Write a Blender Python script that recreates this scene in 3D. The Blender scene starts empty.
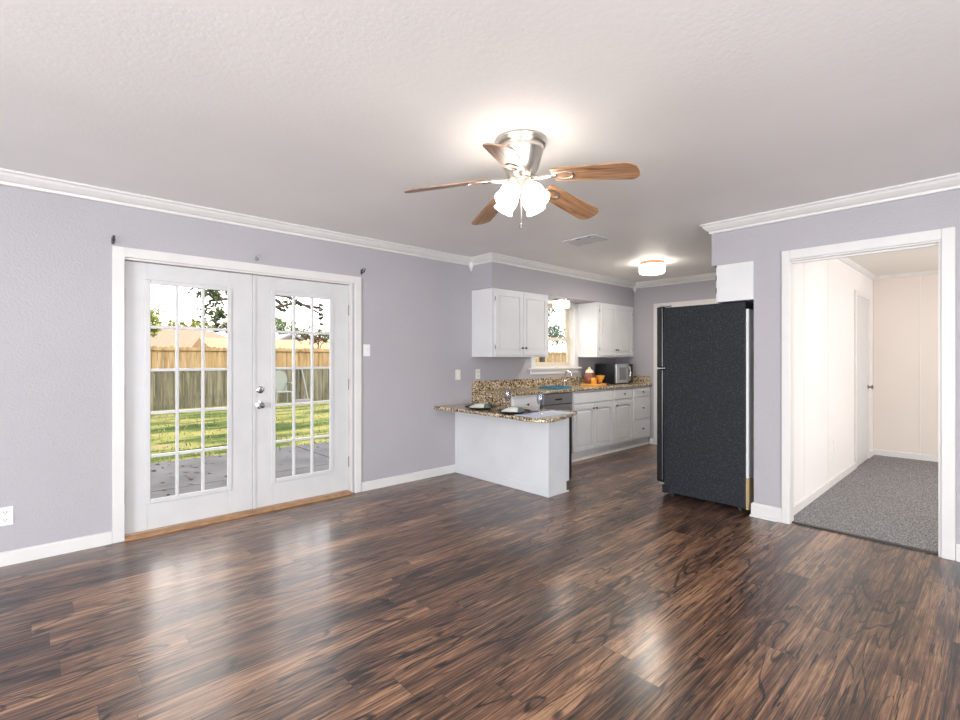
import bpy, bmesh, math, random
from mathutils import Vector, Matrix
random.seed(7)
PI = math.pi
S = bpy.context.scene
COL = S.collection

# ------------------------------------------------------------ camera, sky, sun, big lights, exposure
cam_d = bpy.data.cameras.new('camera')
cam = bpy.data.objects.new('camera', cam_d)
COL.objects.link(cam)
YAW = math.radians(47.326)
cam.location = (0, 0, 1.29)
cam.rotation_euler = (PI/2, 0, YAW - PI/2)
cam_d.sensor_width = 36.0
cam_d.lens = 481.149/960*36.0
cam_d.shift_y = -0.00183
cam_d.clip_start = 0.05
cam_d.clip_end = 300
S.camera = cam

S.view_settings.view_transform = 'Standard'
S.view_settings.look = 'None'
S.view_settings.gamma = 1
S.view_settings.use_curve_mapping = False
S.view_settings.exposure = -0.06

world = bpy.data.worlds.new('hazy_sky')
S.world = world
world.use_nodes = True
wn = world.node_tree
bg = wn.nodes['Background']
sky = wn.nodes.new('ShaderNodeTexSky')
sky.sky_type = 'NISHITA'
sky.sun_disc = False
sky.sun_elevation = math.radians(40)
sky.air_density = 1.0
sky.dust_density = 4.0
wm = wn.nodes.new('ShaderNodeMix'); wm.data_type = 'RGBA'
wm.inputs[0].default_value = 0.12
wm.inputs[6].default_value = (3.3, 3.35, 3.45, 1)
wn.links.new(sky.outputs[0], wm.inputs[7])
wn.links.new(wm.outputs[2], bg.inputs[0])
bg.inputs[1].default_value = 1.0

sun_d = bpy.data.lights.new('sun', 'SUN')
sun_d.energy = 6.5
sun_d.angle = math.radians(1.0)
sun_d.color = (1.0, 0.93, 0.80)
sun = bpy.data.objects.new('sun', sun_d)
COL.objects.link(sun)
sun.rotation_euler = Vector((-0.30, 0.56, -0.52)).to_track_quat('-Z', 'Y').to_euler()

def area(name, loc, direction, sx, sy, power, color):
    d = bpy.data.lights.new(name, 'AREA')
    d.shape = 'RECTANGLE'; d.size = sx; d.size_y = sy
    d.energy = power; d.color = color
    o = bpy.data.objects.new(name, d)
    COL.objects.link(o)
    o.location = loc
    o.rotation_euler = Vector(direction).to_track_quat('-Z', 'Z').to_euler()
    return o
# fill lamp at an unseen window added in the wall behind the photographer
area('daylight_fill', (-3.53, 0.6, 1.40), (1, 0, 0.22), 4.6, 1.9, 430, (0.95, 0.97, 1.0))
# fill lamp at an added side window, shaded by the extended ceiling slab
area('daylight_fill.002', (-0.25, -2.62, 1.45), (0.55, 1, 0.22), 2.8, 1.7, 225, (0.95, 0.97, 1.0))
# daylight from the side window of the carpeted room
area('daylight_fill.001', (6.1, -1.95, 1.45), (0, 1, -0.05), 2.6, 1.5, 92, (1.0, 0.97, 0.94))

# ------------------------------------------------------------ materials
def new_mat(name):
    m = bpy.data.materials.new(name); m.use_nodes = True
    nt = m.node_tree
    return m, nt, nt.nodes['Principled BSDF']
def ramp(nt, stops):
    r = nt.nodes.new('ShaderNodeValToRGB')
    el = r.color_ramp.elements
    while len(el) > 1: el.remove(el[-1])
    el[0].position = stops[0][0]; el[0].color = (*stops[0][1], 1)
    for p, c in stops[1:]:
        e = el.new(p); e.color = (*c, 1)
    return r
def coords(nt, scale=(1, 1, 1)):
    tc = nt.nodes.new('ShaderNodeTexCoord')
    mp = nt.nodes.new('ShaderNodeMapping')
    mp.inputs['Scale'].default_value = scale
    nt.links.new(tc.outputs['Object'], mp.inputs[0])
    return mp.outputs[0]
def noise(nt, vec, scale, detail=3, rough=0.5, dist=0.0):
    n = nt.nodes.new('ShaderNodeTexNoise')
    n.inputs['Scale'].default_value = scale
    n.inputs['Detail'].default_value = detail
    n.inputs['Roughness'].default_value = rough
    n.inputs['Distortion'].default_value = dist
    nt.links.new(vec, n.inputs['Vector'])
    return n.outputs[0]
def mth(nt, op, a, b=None, c=None):
    n = nt.nodes.new('ShaderNodeMath'); n.operation = op
    for i, v in enumerate((a, b, c)):
        if v is None: continue
        if isinstance(v, (int, float)): n.inputs[i].default_value = v
        else: nt.links.new(v, n.inputs[i])
    return n.outputs[0]
def bump(nt, bsdf, h, strength=0.3, dist=0.01):
    b = nt.nodes.new('ShaderNodeBump')
    b.inputs['Strength'].default_value = strength
    b.inputs['Distance'].default_value = dist
    nt.links.new(h, b.inputs['Height'])
    nt.links.new(b.outputs[0], bsdf.inputs['Normal'])
def simple(name, col, rough=0.5, metal=0.0, spec=0.5, var=0.04, vscale=6, bscale=0, bstr=0.2, coat=0):
    m, nt, b = new_mat(name)
    v = coords(nt)
    n = noise(nt, v, vscale, 3)
    lo = tuple(max(0, c*(1-var)) for c in col); hi = tuple(min(1, c*(1+var)) for c in col)
    r = ramp(nt, [(0.3, lo), (0.7, hi)])
    nt.links.new(n, r.inputs[0]); nt.links.new(r.outputs[0], b.inputs['Base Color'])
    b.inputs['Roughness'].default_value = rough
    b.inputs['Metallic'].default_value = metal
    b.inputs['Specular IOR Level'].default_value = spec
    b.inputs['Coat Weight'].default_value = coat
    if bscale:
        bump(nt, b, noise(nt, v, bscale, 2), bstr, 0.004)
    return m
def emis(name, col, strength, base=(0.9, 0.9, 0.88)):
    m, nt, b = new_mat(name)
    b.inputs['Base Color'].default_value = (*base, 1)
    b.inputs['Emission Color'].default_value = (*col, 1)
    b.inputs['Emission Strength'].default_value = strength
    b.inputs['Roughness'].default_value = 0.3
    return m
def clear(name, tint=(1, 1, 1), rough=0.0, boost=1.0):
    m = bpy.data.materials.new(name); m.use_nodes = True
    nt = m.node_tree
    nt.nodes.remove(nt.nodes['Principled BSDF'])
    out = nt.nodes['Material Output']
    tr = nt.nodes.new('ShaderNodeBsdfTransparent'); tr.inputs[0].default_value = (*tint, 1)
    gl = nt.nodes.new('ShaderNodeBsdfGlossy'); gl.inputs['Roughness'].default_value = rough
    fr = nt.nodes.new('ShaderNodeFresnel'); fr.inputs[0].default_value = 1.45
    geo = nt.nodes.new('ShaderNodeNewGeometry')
    f = mth(nt, 'MULTIPLY', mth(nt, 'MULTIPLY', fr.outputs[0], boost), mth(nt, 'SUBTRACT', 1.0, geo.outputs['Backfacing']))
    mx = nt.nodes.new('ShaderNodeMixShader')
    nt.links.new(f, mx.inputs[0])
    nt.links.new(tr.outputs[0], mx.inputs[1]); nt.links.new(gl.outputs[0], mx.inputs[2])
    nt.links.new(mx.outputs[0], out.inputs[0])
    return m

def wall_mat(name, col, s=62, st=0.6):
    m, nt, b = new_mat(name)
    v = coords(nt)
    n = noise(nt, v, 1.3, 2)
    r = ramp(nt, [(0.3, tuple(c*0.97 for c in col)), (0.7, tuple(c*1.02 for c in col))])
    nt.links.new(n, r.inputs[0]); nt.links.new(r.outputs[0], b.inputs['Base Color'])
    b.inputs['Roughness'].default_value = 0.55
    b.inputs['Specular IOR Level'].default_value = 0.35
    h = noise(nt, v, s, 4, 0.6)
    bump(nt, b, h, st, 0.008)
    return m
M_WALL = wall_mat('lavender_grey_wall_paint', (0.425, 0.406, 0.436))
M_CEIL = wall_mat('textured_white_ceiling', (0.86, 0.85, 0.835), 48, 0.15)
M_POP = wall_mat('popcorn_ceiling', (0.80, 0.76, 0.70), 40, 0.8)
M_CREAM = wall_mat('cream_panelling', (0.72, 0.645, 0.59), 40, 0.1)
M_PALE = wall_mat('pale_panelling', (0.78, 0.755, 0.745), 40, 0.1)
M_TRIM = simple('white_trim_paint', (0.69, 0.675, 0.66), 0.38, var=0.03)
M_DOOR = simple('white_door_paint', (0.60, 0.60, 0.605), 0.35, var=0.03)
M_CAB = simple('white_cabinet_paint', (0.70, 0.70, 0.71), 0.42, var=0.04, vscale=3)
M_PENW = simple('white_panel_paint', (0.66, 0.675, 0.70), 0.42, var=0.05, vscale=2.5)
M_DUCTSHADE = simple('duct_shade_black', (0.012, 0.012, 0.014), 0.6)
M_STEEL = simple('stainless_steel', (0.52, 0.53, 0.54), 0.32, 0.9, var=0.05)
M_NICKEL = simple('brushed_nickel', (0.66, 0.62, 0.56), 0.28, 1.0, var=0.05, vscale=30)
M_CHROME = simple('chrome', (0.75, 0.75, 0.76), 0.12, 1.0, var=0.02)
M_KNOB = simple('dark_knob_metal', (0.10, 0.09, 0.09), 0.3, 0.8)
M_HINGE = simple('hinge_metal', (0.22, 0.21, 0.20), 0.4, 0.8)
M_COPPER = simple('copper_trim', (0.62, 0.30, 0.18), 0.35, 0.8)
M_PLATEW = simple('ivory_plastic', (0.78, 0.75, 0.68), 0.35)
M_WPLAST = simple('white_plastic', (0.80, 0.80, 0.80), 0.35)
M_DARKPL = simple('dark_plastic', (0.02, 0.02, 0.022), 0.4)
M_PLATE = simple('dark_stoneware', (0.022, 0.016, 0.016), 0.55, spec=0.3)
M_NAPKIN = simple('cream_napkin_cloth', (0.66, 0.68, 0.62), 0.9, bscale=300, bstr=0.3)
M_NAPGREEN = simple('grey_green_napkin_cloth', (0.11, 0.15, 0.14), 0.9, bscale=300, bstr=0.3)
M_MAT = simple('pale_blue_cloth', (0.62, 0.68, 0.82), 0.6, bscale=200, bstr=0.2)
M_BLUE = simple('navy_cloth', (0.07, 0.10, 0.22), 0.8)
M_TRAY = simple('teal_blue_plastic', (0.04, 0.20, 0.31), 0.35)
M_ORANGE = simple('golden_orange_glaze', (0.85, 0.40, 0.05), 0.3, var=0.12, vscale=20)
M_JARBR = simple('red_brown_glaze', (0.20, 0.06, 0.04), 0.35, var=0.3, vscale=25)
M_CREAMG = simple('cream_glaze', (0.80, 0.68, 0.45), 0.35)
M_WOODTH = simple('oak_threshold', (0.36, 0.20, 0.10), 0.45, var=0.2, vscale=20)
M_TAN = simple('tan_cardboard', (0.42, 0.30, 0.16), 0.8)
M_GALV = simple('galvanised_panel', (0.70, 0.70, 0.70), 0.4, 0.0)
M_GLASS = clear('door_glass')
M_WGLASS = clear('wine_glass_crystal', (0.86, 0.87, 0.92), 0.05, 4.0)
M_SHADE = emis('lit_frosted_glass', (1.0, 0.92, 0.82), 13.0)
M_DRUM = emis('lit_drum_glass', (1.0, 0.92, 0.80), 15.0)
M_DRUM2 = emis('softly_lit_drum_glass', (1.0, 0.92, 0.80), 5.0)

def floor_mat():
    m, nt, b = new_mat('dark_rustic_wood_planks')
    tc = nt.nodes.new('ShaderNodeTexCoord')
    sp = nt.nodes.new('ShaderNodeSeparateXYZ'); nt.links.new(tc.outputs['Object'], sp.inputs[0])
    x, y = sp.outputs[0], sp.outputs[1]
    W, L = 0.152, 1.22
    yr = mth(nt, 'DIVIDE', y, W)
    row = mth(nt, 'FLOOR', yr)
    wn1 = nt.nodes.new('ShaderNodeTexWhiteNoise'); wn1.noise_dimensions = '1D'
    nt.links.new(row, wn1.inputs['W'])
    xs = mth(nt, 'DIVIDE', mth(nt, 'ADD', x, mth(nt, 'MULTIPLY', wn1.outputs[0], 7.3)), L)
    colm = mth(nt, 'FLOOR', xs)
    idv = mth(nt, 'ADD', mth(nt, 'MULTIPLY', row, 13.37), mth(nt, 'MULTIPLY', colm, 3.71))
    wn2 = nt.nodes.new('ShaderNodeTexWhiteNoise'); wn2.noise_dimensions = '1D'
    nt.links.new(idv, wn2.inputs['W'])
    rnd = wn2.outputs[0]
    off = mth(nt, 'MULTIPLY', rnd, 61.0)
    def vec(sx, sy):
        c = nt.nodes.new('ShaderNodeCombineXYZ')
        nt.links.new(mth(nt, 'MULTIPLY', x, sx), c.inputs[0])
        nt.links.new(mth(nt, 'MULTIPLY', y, sy), c.inputs[1])
        nt.links.new(off, c.inputs[2])
        return c.outputs[0]
    # broad tone patches stretched along the board
    tone = noise(nt, vec(1.7, 8.0), 1.0, 5, 0.68, 1.2)
    # fine streaks
    fine = noise(nt, vec(3.6, 190.0), 1.0, 3, 0.7, 0.2)
    mid = noise(nt, vec(1.9, 62.0), 1.0, 4, 0.65, 0.5)
    # cathedral rings
    ringf = noise(nt, vec(0.9, 5.0), 1.0, 2, 0.5, 0.5)
    ring = mth(nt, 'FRACT', mth(nt, 'MULTIPLY', ringf, 11.0))
    ringd = mth(nt, 'SMOOTH_MIN', ring, mth(nt, 'SUBTRACT', 1.0, ring), 0.05)
    ringline = mth(nt, 'SUBTRACT', 1.0, mth(nt, 'MINIMUM', mth(nt, 'MULTIPLY', ringd, 8.0), 1.0))
    gate = mth(nt, 'GREATER_THAN', noise(nt, vec(0.7, 3.0), 1.0, 1), 0.49)
    ringline = mth(nt, 'MULTIPLY', ringline, gate)
    # short black checks
    chk = noise(nt, vec(3.2, 75.0), 1.0, 3, 0.6, 0.9)
    chk = mth(nt, 'MULTIPLY', mth(nt, 'MAXIMUM', mth(nt, 'SUBTRACT', chk, 0.60), 0), 7.0)
    def part(v, k): return mth(nt, 'MULTIPLY', mth(nt, 'SUBTRACT', v, 0.5), k)
    val = mth(nt, 'ADD', 0.55, part(tone, 1.0))
    val = mth(nt, 'ADD', val, part(fine, 0.95))
    val = mth(nt, 'ADD', val, part(mid, 0.85))
    val = mth(nt, 'ADD', val, part(rnd, 0.24))
    val = mth(nt, 'SUBTRACT', val, mth(nt, 'MULTIPLY', ringline, 0.34))
    val = mth(nt, 'SUBTRACT', val, mth(nt, 'MINIMUM', chk, 0.5))
    r = ramp(nt, [(0.14, (0.008, 0.006, 0.005)), (0.34, (0.034, 0.019, 0.014)), (0.50, (0.098, 0.052, 0.034)),
                  (0.66, (0.20, 0.105, 0.060)), (0.86, (0.38, 0.22, 0.125))])
    nt.links.new(val, r.inputs[0])
    # joints
    fy = mth(nt, 'FRACT', yr); fx = mth(nt, 'FRACT', xs)
    ey = mth(nt, 'MULTIPLY', mth(nt, 'MINIMUM', fy, mth(nt, 'SUBTRACT', 1.0, fy)), W)
    ex = mth(nt, 'MULTIPLY', mth(nt, 'MINIMUM', fx, mth(nt, 'SUBTRACT', 1.0, fx)), L)
    e = mth(nt, 'MINIMUM', ey, ex)
    joint = mth(nt, 'MINIMUM', mth(nt, 'DIVIDE', e, 0.0016), 1.0)
    mx = nt.nodes.new('ShaderNodeMix'); mx.data_type = 'RGBA'
    nt.links.new(joint, mx.inputs[0])
    mx.inputs[6].default_value = (0.012, 0.008, 0.006, 1)
    nt.links.new(r.outputs[0], mx.inputs[7])
    nt.links.new(mx.outputs[2], b.inputs['Base Color'])
    rr = mth(nt, 'ADD', 0.27, mth(nt, 'MULTIPLY', fine, 0.16))
    nt.links.new(rr, b.inputs['Roughness'])
    b.inputs['Specular IOR Level'].default_value = 0.22
    b.inputs['Coat Weight'].default_value = 0.62
    b.inputs['Coat Roughness'].default_value = 0.22
    h = mth(nt, 'ADD', mth(nt, 'MULTIPLY', val, 0.5), mth(nt, 'MULTIPLY', joint, 0.5))
    bump(nt, b, h, 0.3, 0.004)
    return m
M_FLOOR = floor_mat()

def granite_mat():
    m, nt, b = new_mat('gold_granite')
    v = coords(nt)
    vo = nt.nodes.new('ShaderNodeTexVoronoi'); vo.inputs['Scale'].default_value = 90
    nt.links.new(v, vo.inputs['Vector'])
    sep = nt.nodes.new('ShaderNodeSeparateColor'); nt.links.new(vo.outputs['Color'], sep.inputs[0])
    n = noise(nt, v, 30, 4, 0.7)
    val = mth(nt, 'ADD', mth(nt, 'MULTIPLY', sep.outputs[0], 0.6), mth(nt, 'MULTIPLY', n, 0.5))
    r = ramp(nt, [(0.30, (0.012, 0.010, 0.010)), (0.38, (0.11, 0.065, 0.035)), (0.52, (0.34, 0.235, 0.12)),
                  (0.68, (0.56, 0.43, 0.26)), (0.82, (0.72, 0.66, 0.54))])
    nt.links.new(val, r.inputs[0]); nt.links.new(r.outputs[0], b.inputs['Base Color'])
    b.inputs['Roughness'].default_value = 0.16
    return m
M_GRAN = granite_mat()

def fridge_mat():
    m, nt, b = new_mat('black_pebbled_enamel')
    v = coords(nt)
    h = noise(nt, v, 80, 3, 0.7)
    r = ramp(nt, [(0.40, (0.004, 0.006, 0.009)), (0.56, (0.008, 0.012, 0.018)), (0.68, (0.045, 0.056, 0.072))])  # pale speckles paint the pebbles' highlights into the base colour
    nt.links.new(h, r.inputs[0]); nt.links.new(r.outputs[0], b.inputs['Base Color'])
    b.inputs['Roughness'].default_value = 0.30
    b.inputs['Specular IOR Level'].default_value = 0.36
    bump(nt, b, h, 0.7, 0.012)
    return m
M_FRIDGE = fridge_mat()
M_FRIDGED = simple('black_gloss_enamel', (0.008, 0.009, 0.012), 0.15, var=0.02)

def blade_mat():
    m, nt, b = new_mat('oak_veneer_blade')
    v = coords(nt)
    tc = nt.nodes.new('ShaderNodeTexCoord')
    mp = nt.nodes.new('ShaderNodeMapping'); mp.inputs['Scale'].default_value = (2.2, 34, 3)
    nt.links.new(tc.outputs['UV'], mp.inputs[0])
    n = noise(nt, mp.outputs[0], 1.6, 4, 0.6, 0.9)
    r = ramp(nt, [(0.30, (0.10, 0.042, 0.020)), (0.44, (0.30, 0.15, 0.075)), (0.55, (0.40, 0.22, 0.115)), (0.72, (0.52, 0.32, 0.18))])
    nt.links.new(n, r.inputs[0]); nt.links.new(r.outputs[0], b.inputs['Base Color'])
    b.inputs['Roughness'].default_value = 0.35
    return m
M_BLADE = blade_mat()
M_BLADEW = simple('pale_blade_edge', (0.13, 0.08, 0.06), 0.4)

def carpet_mat():
    m, nt, b = new_mat('grey_berber_carpet')
    v = coords(nt)
    n = noise(nt, v, 95, 4, 0.9)
    r = ramp(nt, [(0.40, (0.09, 0.088, 0.09)), (0.5, (0.30, 0.29, 0.295)), (0.62, (0.58, 0.57, 0.56))])
    nt.links.new(n, r.inputs[0]); nt.links.new(r.outputs[0], b.inputs['Base Color'])
    b.inputs['Roughness'].default_value = 0.95
    b.inputs['Specular IOR Level'].default_value = 0.1
    bump(nt, b, n, 0.8, 0.02)
    return m
M_CARPET = carpet_mat()

def board_mat(name, stops, sx, sz):
    m, nt, b = new_mat(name)
    v = coords(nt, (sx, 3, sz))
    n = noise(nt, v, 1.0, 5, 0.65, 0.4)
    r = ramp(nt, stops)
    nt.links.new(n, r.inputs[0]); nt.links.new(r.outputs[0], b.inputs['Base Color'])
    b.inputs['Roughness'].default_value = 0.9
    return m
M_OLDFENCE = board_mat('weathered_grey_green_boards', [(0.30, (0.0174, 0.0174, 0.0104)), (0.48, (0.0725, 0.0684, 0.0418)), (0.70, (0.1740, 0.1624, 0.1102))], 9.0, 0.7)
M_NEWFENCE = board_mat('honey_cedar_boards', [(0.30, (0.1160, 0.0667, 0.0261)), (0.5, (0.2552, 0.1682, 0.0696)), (0.7, (0.3248, 0.2436, 0.1276))], 6.0, 0.7)
M_SHINGLE = simple('tan_roof_shingles', (0.2088, 0.1508, 0.1015), 0.9, var=0.15, vscale=8, bscale=15, bstr=0.3)
M_FASCIA = simple('orange_brown_fascia', (0.2610, 0.1276, 0.0406), 0.7, var=0.15)
M_BRICKPALE = simple('pale_siding', (0.4176, 0.3828, 0.3480), 0.8)
M_GREYROOF = simple('grey_metal_roof_edge', (0.15, 0.15, 0.17), 0.6)
M_BARK = simple('tree_bark', (0.055, 0.040, 0.030), 0.9, var=0.3, vscale=12, bscale=30, bstr=0.6)
def leaf_mat(name, lo, hi):
    m, nt, b = new_mat(name)
    v = coords(nt)
    n = noise(nt, v, 7, 2)
    r = ramp(nt, [(0.35, lo), (0.65, hi)])
    nt.links.new(n, r.inputs[0]); nt.links.new(r.outputs[0], b.inputs['Base Color'])
    b.inputs['Roughness'].default_value = 0.6
    b.inputs['Specular IOR Level'].default_value = 0.2
    return m
M_LEAFD = leaf_mat('dark_oak_leaves', (0.020, 0.035, 0.014), (0.075, 0.095, 0.035))
M_LEAFY = leaf_mat('yellow_green_leaves', (0.1392, 0.1740, 0.0290), (0.2900, 0.3016, 0.0696))
M_LEAFG = leaf_mat('soft_green_leaves', (0.0580, 0.1102, 0.0348), (0.1856, 0.2320, 0.0986))
M_LEAFB = leaf_mat('blue_green_leaves', (0.0348, 0.0812, 0.0522), (0.1392, 0.1972, 0.1392))
M_DRY = leaf_mat('dry_brown_leaves', (0.0348, 0.0174, 0.0087), (0.1276, 0.0638, 0.0290))
def lawn_mat():
    m, nt, b = new_mat('patchy_lawn')
    v = coords(nt, (0.45, 1.5, 1))
    n = noise(nt, v, 1.0, 5, 0.65, 0.6)
    r = ramp(nt, [(0.36, (0.0290, 0.0493, 0.0145)), (0.46, (0.0696, 0.0957, 0.0261)), (0.55, (0.2088, 0.1972, 0.0638)), (0.68, (0.2088, 0.1508, 0.0928))])
    nt.links.new(n, r.inputs[0]); nt.links.new(r.outputs[0], b.inputs['Base Color'])
    b.inputs['Roughness'].default_value = 1.0
    b.inputs['Specular IOR Level'].default_value = 0.05
    return m
M_LAWN = lawn_mat()
M_GRASS = leaf_mat('grass_blades', (0.0928, 0.1102, 0.0348), (0.2320, 0.2146, 0.0812))
M_PATIO = simple('grey_patio_concrete', (0.0957, 0.0916, 0.0916), 0.9, var=0.28, vscale=2.0, bscale=40, bstr=0.3)
M_EXT = simple('exterior_brick_red', (0.30, 0.20, 0.15), 0.9)

# ------------------------------------------------------------ mesh helpers
class MB:
    def __init__(self):
        self.bm = bmesh.new()
        self.uv = None
    def box(self, x0, x1, y0, y1, z0, z1, M=None):
        vs = []
        for z in (z0, z1):
            for (x, y) in ((x0, y0), (x1, y0), (x1, y1), (x0, y1)):
                p = Vector((x, y, z))
                vs.append(self.bm.verts.new(M @ p if M else p))
        for f in ((3, 2, 1, 0), (4, 5, 6, 7), (0, 1, 5, 4), (1, 2, 6, 5), (2, 3, 7, 6), (3, 0, 4, 7)):
            self.bm.faces.new([vs[i] for i in f])
        return self
    def prism(self, pts, axis, a, b, M=None):
        """pts: 2-D outline; axis 0: (y,z), 1: (x,z), 2: (x,y)"""
        def mk(u, v, w):
            p = Vector((w, u, v)) if axis == 0 else Vector((u, w, v)) if axis == 1 else Vector((u, v, w))
            return self.bm.verts.new(M @ p if M else p)
        A = [mk(u, v, a) for u, v in pts]; B = [mk(u, v, b) for u, v in pts]
        n = len(pts)
        self.bm.faces.new(A); self.bm.faces.new(B[::-1])
        for i in range(n):
            self.bm.faces.new((A[i], B[i], B[(i+1) % n], A[(i+1) % n]))
        return self
    def lathe(self, prof, origin=(0, 0, 0), seg=28, M=None, cap=True):
        rings = []
        o = Vector(origin)
        for r, z in prof:
            if r < 1e-5:
                p = Vector((0, 0, z)); p = (M @ p) if M else p
                rings.append([self.bm.verts.new(o + p)])
            else:
                R = []
                for k in range(seg):
                    a = 2*PI*k/seg
                    p = Vector((r*math.cos(a), r*math.sin(a), z)); p = (M @ p) if M else p
                    R.append(self.bm.verts.new(o + p))
                rings.append(R)
        for A, B in zip(rings, rings[1:]):
            if len(A) == 1 and len(B) == 1: continue
            for k in range(seg):
                k2 = (k+1) % seg
                if len(A) == 1: self.bm.faces.new((A[0], B[k2], B[k]))
                elif len(B) == 1: self.bm.faces.new((A[k], A[k2], B[0]))
                else: self.bm.faces.new((A[k], A[k2], B[k2], B[k]))
        if cap:
            if len(rings[0]) > 1: self.bm.faces.new(rings[0][::-1])
            if len(rings[-1]) > 1: self.bm.faces.new(rings[-1])
        return self
    def cyl(self, p0, p1, r, seg=16):
        return self.tube([p0, p1], r, seg)
    def tube(self, pts, r, seg=10):
        pts = [Vector(p) for p in pts]
        rs = r if isinstance(r, (list, tuple)) else [r]*len(pts)
        prev = None
        up = Vector((0, 0, 1))
        n = len(pts)
        rings = []
        for i, p in enumerate(pts):
            d = (pts[min(i+1, n-1)] - pts[max(i-1, 0)]).normalized()
            ref = up if abs(d.dot(up)) < 0.95 else Vector((1, 0, 0))
            u = d.cross(ref).normalized() if prev is None else (prev - d*prev.dot(d)).normalized()
            prev = u
            w = d.cross(u)
            rings.append([self.bm.verts.new(p + (u*math.cos(2*PI*k/seg) + w*math.sin(2*PI*k/seg))*rs[i]) for k in range(seg)])
        for A, B in zip(rings, rings[1:]):
            for k in range(seg):
                k2 = (k+1) % seg
                self.bm.faces.new((A[k], A[k2], B[k2], B[k]))
        self.bm.faces.new(rings[0][::-1]); self.bm.faces.new(rings[-1])
        return self
    def quad(self, pts):
        self.bm.faces.new([self.bm.verts.new(Vector(p)) for p in pts])
        return self
    def sweep(self, path, prof, closed=False):
        """path: plan points, prof: (offset to the right of travel, z)."""
        n = len(path)
        rings = []
        for i, (x, y) in enumerate(path):
            def dirv(a, b):
                v = Vector((b[0]-a[0], b[1]-a[1])); v.normalize(); return v
            dp = dirv(path[i-1], path[i]) if (i > 0 or closed) else None
            dn = dirv(path[i], path[(i+1) % n]) if (i < n-1 or closed) else None
            dp = dp or dn; dn = dn or dp
            n1 = Vector((dp.y, -dp.x)); n2 = Vector((dn.y, -dn.x))
            m = (n1 + n2); m = m / max(1e-6, (1 + n1.dot(n2)))
            rings.append([self.bm.verts.new((x + m.x*o, y + m.y*o, z)) for o, z in prof])
        k = len(prof)
        for i in range(n if closed else n-1):
            A, B = rings[i], rings[(i+1) % n]
            for j in range(k):
                self.bm.faces.new((A[j], A[(j+1) % k], B[(j+1) % k], B[j]))
        if not closed:
            self.bm.faces.new(rings[0][::-1]); self.bm.faces.new(rings[-1])
        return self
    def build(self, name, mat, parent=None, smooth=False, bevel=0.0):
        bmesh.ops.recalc_face_normals(self.bm, faces=self.bm.faces[:])
        root = parent
        while root is not None and root.parent is not None: root = root.parent
        if root is not None:
            inv = Matrix.Translation(-Vector(root.location))
            # parts of parts keep the thing's origin, so only the root carries a location
            self.bm.transform(inv)
        me = bpy.data.meshes.new(name)
        self.bm.to_mesh(me); self.bm.free()
        o = bpy.data.objects.new(name, me)
        COL.objects.link(o)
        me.materials.append(mat)
        if parent is not None: o.parent = parent
        if smooth:
            for p in me.polygons: p.use_smooth = True
        if bevel:
            bv = o.modifiers.new('edge', 'BEVEL'); bv.width = bevel; bv.segments = 2
            bv.limit_method = 'ANGLE'; bv.angle_limit = math.radians(40)
        return o
def autosmooth(o, deg=35):
    me = o.data
    bm = bmesh.new(); bm.from_mesh(me)
    for e in bm.edges:
        if len(e.link_faces) == 2 and e.calc_face_angle(0) > math.radians(deg): e.smooth = False
    for f in bm.faces: f.smooth = True
    bm.to_mesh(me); bm.free()
    return o
def thing(name, label, cat, loc=(0, 0, 0), group=None):
    o = bpy.data.objects.new(name, None)
    o.empty_display_size = 0.05
    COL.objects.link(o); o.location = loc
    o['label'] = label; o['category'] = cat
    if group: o['group'] = group
    return o
def tag(o, label, cat, group=None, kind=None):
    o['label'] = label; o['category'] = cat
    if group: o['group'] = group
    if kind: o['kind'] = kind
    return o
def struct(o, label, cat):
    o['kind'] = 'structure'; o['label'] = label; o['category'] = cat
    return o
def dup(root, delta, label):
    r = root.copy(); COL.objects.link(r); r.location = Vector(root.location) + Vector(delta); r['label'] = label
    for ch in list(root.children):
        c = ch.copy(); COL.objects.link(c); c.parent = r
        for g in list(ch.children):
            d = g.copy(); COL.objects.link(d); d.parent = c
    return r

# ------------------------------------------------------------ room shell
D = 4.208          # left wall face
XR = 4.312         # right wall face
XF = 6.82          # far kitchen wall face
XB, YN = -3.4, -2.5
H = 2.45
struct(MB().box(XB-0.1, 6.95, YN-0.1, 4.35, -0.12, 0).build('floor', M_FLOOR), 'dark rustic brown wood plank floor with glossy finish', 'floor')
struct(MB().box(XB-0.1, 6.95, YN-3.4, 4.95, H, H+0.12).build('ceiling', M_CEIL), 'white lightly textured ceiling over room and kitchen', 'ceiling')  # unseen overhang past the near wall, added to keep the sun out
wl = MB()
DX0, DX1, DZ = 0.44, 2.22, 2.005
WX0, WX1, WZ0, WZ1 = 4.86, 5.735, 1.165, 2.06
wl.box(XB-0.1, DX0, D, D+0.13, 0, H).box(DX0, DX1, D, D+0.13, DZ, H).box(DX1, WX0, D, D+0.13, 0, H)
wl.box(WX0, WX1, D, D+0.13, 0, WZ0).box(WX0, WX1, D, D+0.13, WZ1, H).box(WX1, XF+0.1, D, D+0.13, 0, H)
struct(wl.build('wall_left', M_WALL), 'lavender grey textured wall with french doors', 'wall')
wr = MB()
OY0, OY1, OZ = 0.266, 1.127, 2.060
wr.box(XR, XR+0.09, OY1, 1.375, 0, H).box(XR, XR+0.09, OY0, OY1, OZ, H).box(XR, XR+0.09, YN, OY0, 0, H)
struct(wr.build('wall_right', M_WALL), 'lavender grey wall with open cased doorway', 'wall')
struct(MB().box(XR+0.09, XF+0.1, 1.255, 1.375, 0, H).build('wall_alcove', M_WALL), 'wall behind the refrigerator alcove', 'wall')
struct(MB().box(XF, XF+0.1, 1.375, D, 0, H).build('wall_far', M_WALL), 'lavender grey far wall of the kitchen', 'wall')
wb = MB()
BY0, BY1, BZ0, BZ1 = -1.6, 2.8, 0.55, 2.35
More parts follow.
